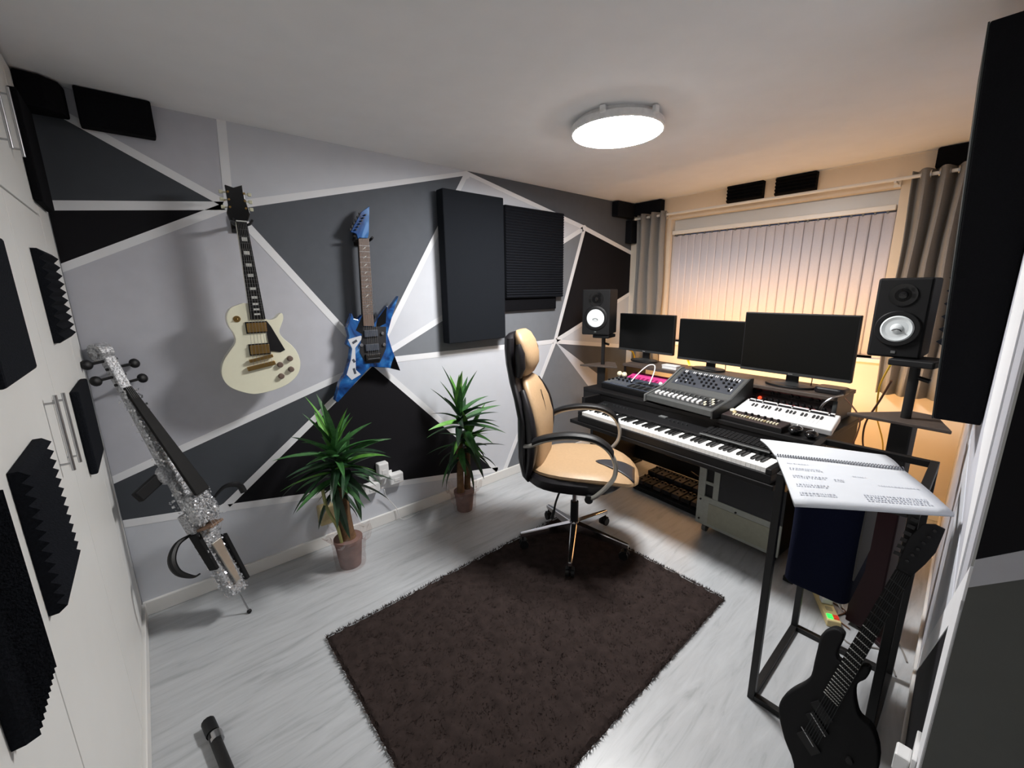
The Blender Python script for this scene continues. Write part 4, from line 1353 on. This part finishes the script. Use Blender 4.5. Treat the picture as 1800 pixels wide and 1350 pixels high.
for (a, c) in (((-.054, .338), (-.008, .312)), ((-.052, .30), (-.004, .272))):
    MB().bar((*a, .004), (*c, .004), .026, .012).build('pickup', 'black_plastic', t)
MB().bar((-.050, .303, .0105), (-.002, .273, .0105), .0022, .0015).build('pickup_edge', 'steel', t)
MB().bar((-.055, .249, .0085), (-.014, .224, .0085), .0022, .0015).build('bridge_edge', 'steel', t)
MB().bar((-.050, .235, .003), (-.002, .21, .003), .03, .012).build('bridge', 'black_metal', t)
for x, y in ((.06, .26), (.075, .2)):
    MB().lathe([(.009, 0), (.008, .012), (.003, .0125)], 12, Matrix.Translation((x, y, 0))).build('knob', 'black_metal', t, smooth=True)
strings(t, (-.026, 0.0), (-.045, -.008), .80, .24, .010, .013, 7, 'dark_grey_plastic')

# ------------------------------------------------------------------ electric cello in the corner
CE = Vector((.396, 2.168, 0))
CS = Vector((.068, 2.432, 1.343))
ca = (CS - CE).normalized()
cn = Vector((.62, -.78, 0))
cn = (cn - ca * cn.dot(ca)).normalized()
cl = ca.cross(cn).normalized()           # player's left/right across the front
TC = thing('electric_cello', 'silver sequinned electric cello leaning in the wardrobe corner', 'cello', M=frame(CE, cl, ca, cn))
t = TC
MB().tube([(0, 0.004, 0), (0, .16, 0)], [.004, .004], 8).build('endpin', 'steel', t, smooth=True)
MB().sphere((0, .010, 0), .011).build('endpin_tip', 'black_plastic', t, smooth=True)
SEQ = 'silver_sequin'
MB().prism([(-.036, .13), (.036, .13), (.046, .20), (.042, .40), (.055, .47), (.058, .60), (-.058, .60), (-.055, .47), (-.042, .40), (-.046, .20)], -.035, .02).build('body', SEQ, t, bevel=.01)
MB().prism([(-.050, .53), (.050, .53), (.056, .56), (.05, .68), (-.05, .68), (-.056, .56)], .02, .085).build('shoulder_block', SEQ, t, bevel=.015)
MB().prism([(-.03, .60), (.03, .60), (.026, .80), (.02, 1.10), (.018, 1.2), (-.018, 1.2), (-.02, 1.10), (-.026, .80)], -.03, .012).build('spine', SEQ, t, bevel=.01)
MB().sphere((-.035, .80, .0), .034, sx=1, sy=1.3, sz=.8).build('spine_bulge', SEQ, t, smooth=True)
MB()._add([Vector(p) for p in ((-.034, .67, .115), (.034, .67, .115), (.017, 1.215, .018), (-.017, 1.215, .018), (-.034, .67, .098), (.034, .67, .098), (.017, 1.215, .008), (-.017, 1.215, .008))],
          [(0, 1, 2, 3), (7, 6, 5, 4), (0, 4, 5, 1), (1, 5, 6, 2), (2, 6, 7, 3), (3, 7, 4, 0)]).build('fingerboard', 'ebony', t, bevel=.003)
MB().prism([(-.045, 0), (.045, 0), (.03, .05), (.034, .075), (-.034, .075), (-.03, .05)], .50, .512, frame((0, 0, .02), (1, 0, 0), (0, 0, 1), (0, 1, 0))).build('bridge', 'brown_wood', t, bevel=.002)
MB().prism([(-.012, .19), (.012, .19), (.024, .42), (-.024, .42)], .028, .038).build('tailpiece', 'brushed_silver', t, bevel=.002)
MB().prism([(-.056, .30), (-.040, .30), (-.040, .50), (-.062, .50)], -.02, .03).build('side_pad', 'black_matte', t, bevel=.004)
MB().prism([(.040, .16), (.060, .16), (.064, .42), (.042, .40)], -.02, .035).build('side_pad', 'black_matte', t, bevel=.004)
MB().prism([(-.022, 1.2), (.022, 1.2), (.024, 1.36), (-.024, 1.36)], -.02, .014).build('pegbox', SEQ, t, bevel=.006)
MB().cyl((-.024, 1.385, -.022), (.024, 1.385, -.022), .040, n=20).cyl((-.030, 1.385, -.022), (.030, 1.385, -.022), .022, n=16).build('scroll', SEQ, t, smooth=True)
for k in range(4):
    s = -1 if k % 2 else 1
    y = 1.235 + k * .036
    MB().cyl((-s * .03, y, 0), (s * .075, y, 0), .006, n=8).sphere((s * .086, y, 0), .022, sx=1.0, sy=1, sz=.6).build('tuning_peg', 'black_plastic', t, smooth=True)
MB().tube(catmull([(-.05, .50, -.01), (-.12, .50, -.01), (-.175, .46, .0), (-.185, .40, .01), (-.15, .345, .02), (-.12, .335, .02)], 5, False), [.004 + .012 * math.sin(PI * min(1, k / 22)) for k in range(26)], 8).build('knee_support', 'black_plastic', t, smooth=True)
MB().tube(catmull([(.05, .60, .06), (.10, .635, .10), (.14, .625, .12), (.165, .60, .12), (.168, .565, .12)], 5, False), [.004 + .011 * min(1, k / 12) for k in range(21)], 8).build('knee_support', 'black_plastic', t, smooth=True)
MB().bar((-.045, .80, -.01), (-.165, .765, -.01), .05, .03).build('chest_support', 'black_matte', t, bevel=.006)
b = MB()
for k in range(4):
    f_ = (k / 3 - .5)
    b.tube([(f_ * .02, 1.215, .021), (f_ * .046, .506, .10), (f_ * .03, .42, .042)], .0009, 4)
b.build('strings', 'steel', t)
# loose sequins standing proud of the skin
b = MB()
for k in range(900):
    y = random.choice((random.uniform(.13, .6), random.uniform(.53, .68), random.uniform(.6, 1.2)))
    hw = .05 if y < .68 else .026
    sx = random.choice((-1, 1))
    if random.random() < .55:
        x, z = sx * hw, random.uniform(-.03, .03 if y < .53 or y > .68 else .085)
        nrm = Vector((sx, random.uniform(-.6, .6), random.uniform(-.6, .6)))
    else:
        x, z = random.uniform(-hw, hw), (.021 if y < .53 else (.086 if y < .68 else .013))
        nrm = Vector((random.uniform(-.7, .7), random.uniform(-.7, .7), 1))
    nrm.normalize()
    e1 = nrm.orthogonal().normalized() * random.uniform(.004, .008)
    e2 = nrm.cross(e1)
    c = Vector((x, y, z)) + nrm * .003
    b._add([c + e1, c + e2, c - e1, c - e2], [(0, 1, 2, 3)])
q = b.build('sequins', 'sequin_flake', TC)
q['kind'] = 'stuff'

# ------------------------------------------------------------------ black stand leg at the bottom edge
t = thing('stand_leg', 'black tube leg with rubber end lying on the floor by the wardrobe', 'stand leg', (.176, 1.6, 0))
MB().tube([(0, 0, .022), (.028, -.22, .022), (.055, -.45, .022)], .017, 12).build('tube', 'black_metal', t, smooth=True)
MB().tube([(-.003, .02, .022), (.006, -.045, .022)], .0215, 12).build('rubber_end', 'black_plastic', t, smooth=True)
MB().tube([(.012, -.05, .022), (.015, -.085, .022)], .0205, 12).build('collar', 'steel', t, smooth=True)

# ------------------------------------------------------------------ office chair
CH = R(-57)
t = thing('office_chair', 'tan and black leather office chair on a chrome star base', 'chair', (2.02, 1.465, .014), CH)
Z0 = .02


def sup(cx, cy, z, hx, hy, p=2.6, n=28, dz=None):
    out = []
    for k in range(n):
        a = 2 * PI * k / n
        c, s_ = math.cos(a), math.sin(a)
        x = hx * math.copysign(abs(c) ** (2 / p), c)
        y = hy * math.copysign(abs(s_) ** (2 / p), s_)
        out.append(Vector((cx + x, cy + y, z + (dz(cx + x, cy + y) if dz else 0))))
    return out


MB().cyl((0, 0, .075), (0, 0, .16), .034, .028, n=20).build('hub', 'chrome', t, smooth=True)
leg = cas = None
for k in range(5):
    a = R(58 + k * 72)
    M = Matrix.Rotation(a, 4, 'Z')
    if leg is None:
        leg = MB().loft([[Vector((x, y, z)) for y, z in ((-w_, z0), (w_, z0), (w_ * .8, z1), (-w_ * .8, z1))] for x, w_, z0, z1 in ((.02, .024, .09, .15), (.16, .02, .085, .128), (.30, .015, .074, .104), (.335, .012, .072, .098))]).build('leg', 'chrome', t, bevel=.004)
        cas = MB().cyl((.312, -.024, .026), (.312, -.006, .026), .026, n=16).cyl((.312, .006, .026), (.312, .024, .026), .026, n=16).cyl((.318, 0, .03), (.318, 0, .076), .008, n=8).box(.298, .33, -.022, .022, .034, .054).build('castor', 'black_plastic', t, smooth=True)
        leg.matrix_local = M
        cas.matrix_local = M
    else:
        q = inst(leg, 'leg', t, M)
        md = q.modifiers.new('bevel', 'BEVEL')
        md.width = .004
        inst(cas, 'castor', t, M)
MB().cyl((0, 0, .15), (0, 0, .285), .024, n=18).build('gas_sleeve', 'black_plastic', t, smooth=True)
MB().cyl((0, 0, .29), (0, 0, .44), .015, n=16).build('gas_column', 'chrome', t, smooth=True)
MB().box(-.12, .12, -.10, .10, .425, .454).build('tilt_plate', 'black_metal', t, bevel=.006)
MB().tube(catmull([(-.02, -.06, .435), (-.06, -.12, .42), (-.09, -.135, .34), (-.10, -.14, .28)], 4, False), .006, 8).tube([(-.10, -.14, .285), (-.112, -.145, .235)], .009, 8).build('lever', 'black_plastic', t, smooth=True)


def sdz(x, y):
    return -.034 * max(0, (x - .14) / .18) ** 2 + .014 * (abs(y) / .26) ** 2


MB().loft([sup(.0, 0, .452, .235, .225), sup(.0, 0, .456, .268, .255), sup(.0, 0, .475, .285, .272), sup(.0, 0, .515, .287, .274), sup(.0, 0, .532, .272, .258)]).build('seat_base', 'black_leather', t, smooth=True)
MB().loft([sup(.05, 0, .505, .24, .20, dz=sdz), sup(.05, 0, .512, .295, .245, dz=sdz), sup(.05, 0, .528, .315, .264, dz=sdz), sup(.05, 0, .542, .312, .262, dz=sdz), sup(.045, 0, .555, .288, .242, dz=sdz), sup(.04, 0, .563, .245, .205, dz=sdz), sup(.03, 0, .566, .15, .13, dz=sdz), sup(.03, 0, .567, .02, .02)]).build('seat_cushion', 'tan_leather', t, smooth=True)


def top(x, y):
    # height of the cushion crown at x, y
    rr = (abs((x - .045) / .31) ** 2.6 + abs(y / .268) ** 2.6)
    return .568 - .036 * max(0, rr - .35) ** 1.6 + sdz(x, y)


def strip_pts(u, v):
    x = .12 + .218 * u
    y = -.03 + (v - .5) * .19 * u ** .6 - .02 * u
    return Vector((x, y, top(x, y) + .004))


MB().grid(14, 8, strip_pts).build('seat_stripe', 'charcoal_leather', t, smooth=True, solid=.006)

# backrest as a loft of rounded sections
LV = [(.465, -.235, .17), (.50, -.245, .20), (.60, -.262, .235), (.72, -.262, .255), (.84, -.262, .255), (.95, -.285, .23), (1.03, -.312, .185), (1.08, -.325, .155), (1.14, -.335, .16), (1.22, -.340, .165), (1.28, -.340, .145), (1.30, -.338, .10)]


def ring(z, x, hw, th, curve, p=2.4, n=28):
    out = []
    for k in range(n):
        a = 2 * PI * k / n
        c, s_ = math.cos(a), math.sin(a)
        y = hw * math.copysign(abs(s_) ** (2 / p), s_)
        xx = th * math.copysign(abs(c) ** (2 / p), c)
        out.append(Vector((x + xx + curve * (y / .25) ** 2, y, z)))
    return out


MB().loft([ring(z, x - .028, hw + .012, .038 if i not in (0, len(LV) - 1) else .02, .035) for i, (z, x, hw) in enumerate(LV)]).build('back_shell', 'black_leather', t, smooth=True)
LB = [(.475, -.195, .13, .015), (.50, -.2, .155, .035), (.60, -.212, .188, .045), (.70, -.212, .205, .05), (.80, -.216, .205, .05), (.90, -.236, .19, .045), (.98, -.262, .16, .04), (1.03, -.28, .125, .032), (1.05, -.29, .09, .02)]
MB().loft([ring(z, x, hw, th, .03) for z, x, hw, th in LB]).build('back_cushion', 'tan_leather', t, smooth=True)
LH = [(1.055, -.298, .07, .018), (1.072, -.294, .105, .036), (1.12, -.284, .135, .05), (1.18, -.286, .145, .05), (1.25, -.302, .142, .044), (1.295, -.318, .125, .032), (1.315, -.328, .09, .016)]
MB().loft([ring(z, x, hw, th, .025) for z, x, hw, th in LH]).build('headrest', 'tan_leather', t, smooth=True)
for s in (-1, 1):
    MB().tube([(-.30, s * .155, 1.07), (-.288, s * .162, 1.12), (-.29, s * .165, 1.20), (-.30, s * .158, 1.25)], [.018, .028, .028, .014], 10).build('headrest_bolster', 'black_leather', t, smooth=True)
    MB().tube(catmull([(-.245, s * .20, .50), (-.215, s * .232, .62), (-.205, s * .25, .74), (-.225, s * .238, .88), (-.272, s * .185, 1.0)], 4, False), [.016 + .014 * math.sin(PI * k / 16) for k in range(17)], 10).build('back_bolster', 'black_leather', t, smooth=True)
MB().tube(catmull([(-.166, 0, .70), (-.18, .0, .85), (-.21, 0, .97)], 6, False), .0025, 6).build('back_seam', 'black_leather', t, smooth=True)
for s in (-1, 1):
    yy = s * .288
    MB().tube(catmull([(-.255, s * .245, .705), (-.20, s * .285, .728), (-.12, yy, .765), (.0, yy, .79), (.12, yy, .785), (.195, yy, .745), (.235, yy, .68), (.235, yy, .60), (.19, yy, .53), (.14, s * .285, .475), (.11, s * .27, .455)], 5, False), .012, 10).build('arm_loop', 'brushed_silver', t, smooth=True)
    pts = catmull([(-.19, yy, .752), (-.12, yy, .782), (.0, yy, .806), (.12, yy, .80), (.195, yy, .764), (.228, yy, .72)], 4, False)
    MB().loft([[p + Vector((0, y, z)) for y, z in ((-.026, -.012), (.026, -.012), (.028, .004), (.016, .014), (-.016, .014), (-.028, .004))] for p in pts]).build('arm_pad', 'black_plastic', t, smooth=True)
    MB().cyl((.11, s * .235, .455), (.11, s * .290, .455), .022, n=14).build('arm_mount', 'black_plastic', t, smooth=True)


# ------------------------------------------------------------------ pieces of pieces: hang them one level deeper
def base(n):
    return n.split('.')[0]


NEST = {
    'stage_piano': {'control_panel': ('knob', 'display', 'lever')},
    'mixing_console': {'knob_panel': ('knob',), 'fader_panel': ('fader_slot', 'fader_cap', 'trim_cap', 'button_panel')},
    'groovebox': {'face_plate': ('pad', 'slider_track', 'slider_cap', 'knob', 'panel_line', 'round_knob')},
    'drum_machine': {'case': ('button', 'knob', 'wheel_knob', 'front_edge')},
    'white_keyboard': {'case': ('front_recess', 'panel_groove', 'control_block', 'control_shadow_gap', 'dark_key', 'key_gap')},
    'mini_keyboard': {'case': ('key',)},
    'rack_unit': {'front_panel': ('knob', 'red_strip', 'label_strip')},
    'monitor': {'housing': ('screen', 'chin', 'badge', 'rear_bulge'), 'stand_base': ('base_dome',)},
    'studio_speaker': {'cabinet': ('badge', 'tweeter'), 'woofer_ring': ('cone', 'cone_mark')},
    'electric_guitar': {'headstock': ('tuner_post', 'tuning_peg'), 'fingerboard': ('fret', 'inlay')},
    'electric_cello': {'pegbox': ('scroll', 'tuning_peg')},
    'equipment_case': {'front_panel': ('inset_plate', 'screw')},
    'yucca_plant': {'pot': ('soil',)},
    'pedal_board': {'board': ('pedal',)},
    'power_strip': {'strip_body': ('green_switch', 'red_switch', 'outlet')},
    'vertical_blind': {'headrail': ('hook',)},
    'window_1': {'window_frame': ('glass',)},
}
kids = {}
for o in bpy.data.objects:
    if o.parent:
        kids.setdefault(o.parent.name, []).append(o)
for o in list(bpy.data.objects):
    if o.parent:
        continue
    ch = kids.get(o.name, [])
    for host, names in NEST.get(base(o.name) if o.name != 'window_1' else o.name, {}).items():
        h = next((c for c in ch if base(c.name) == host), None)
        if h:
            for c in ch:
                if base(c.name) in names:
                    c.parent = h
    if base(o.name) == 'fitted_wardrobe':
        doors = [c for c in ch if base(c.name) in ('door', 'upper_door')]
        for c in ch:
            if base(c.name) == 'handle':
                p = c.data.vertices[0].co
                for d_ in doors:
                    ys = [v.co.y for v in d_.data.vertices]
                    zs = [v.co.z for v in d_.data.vertices]
                    if min(ys) < p.y < max(ys) and min(zs) < p.z < max(zs):
                        c.parent = d_
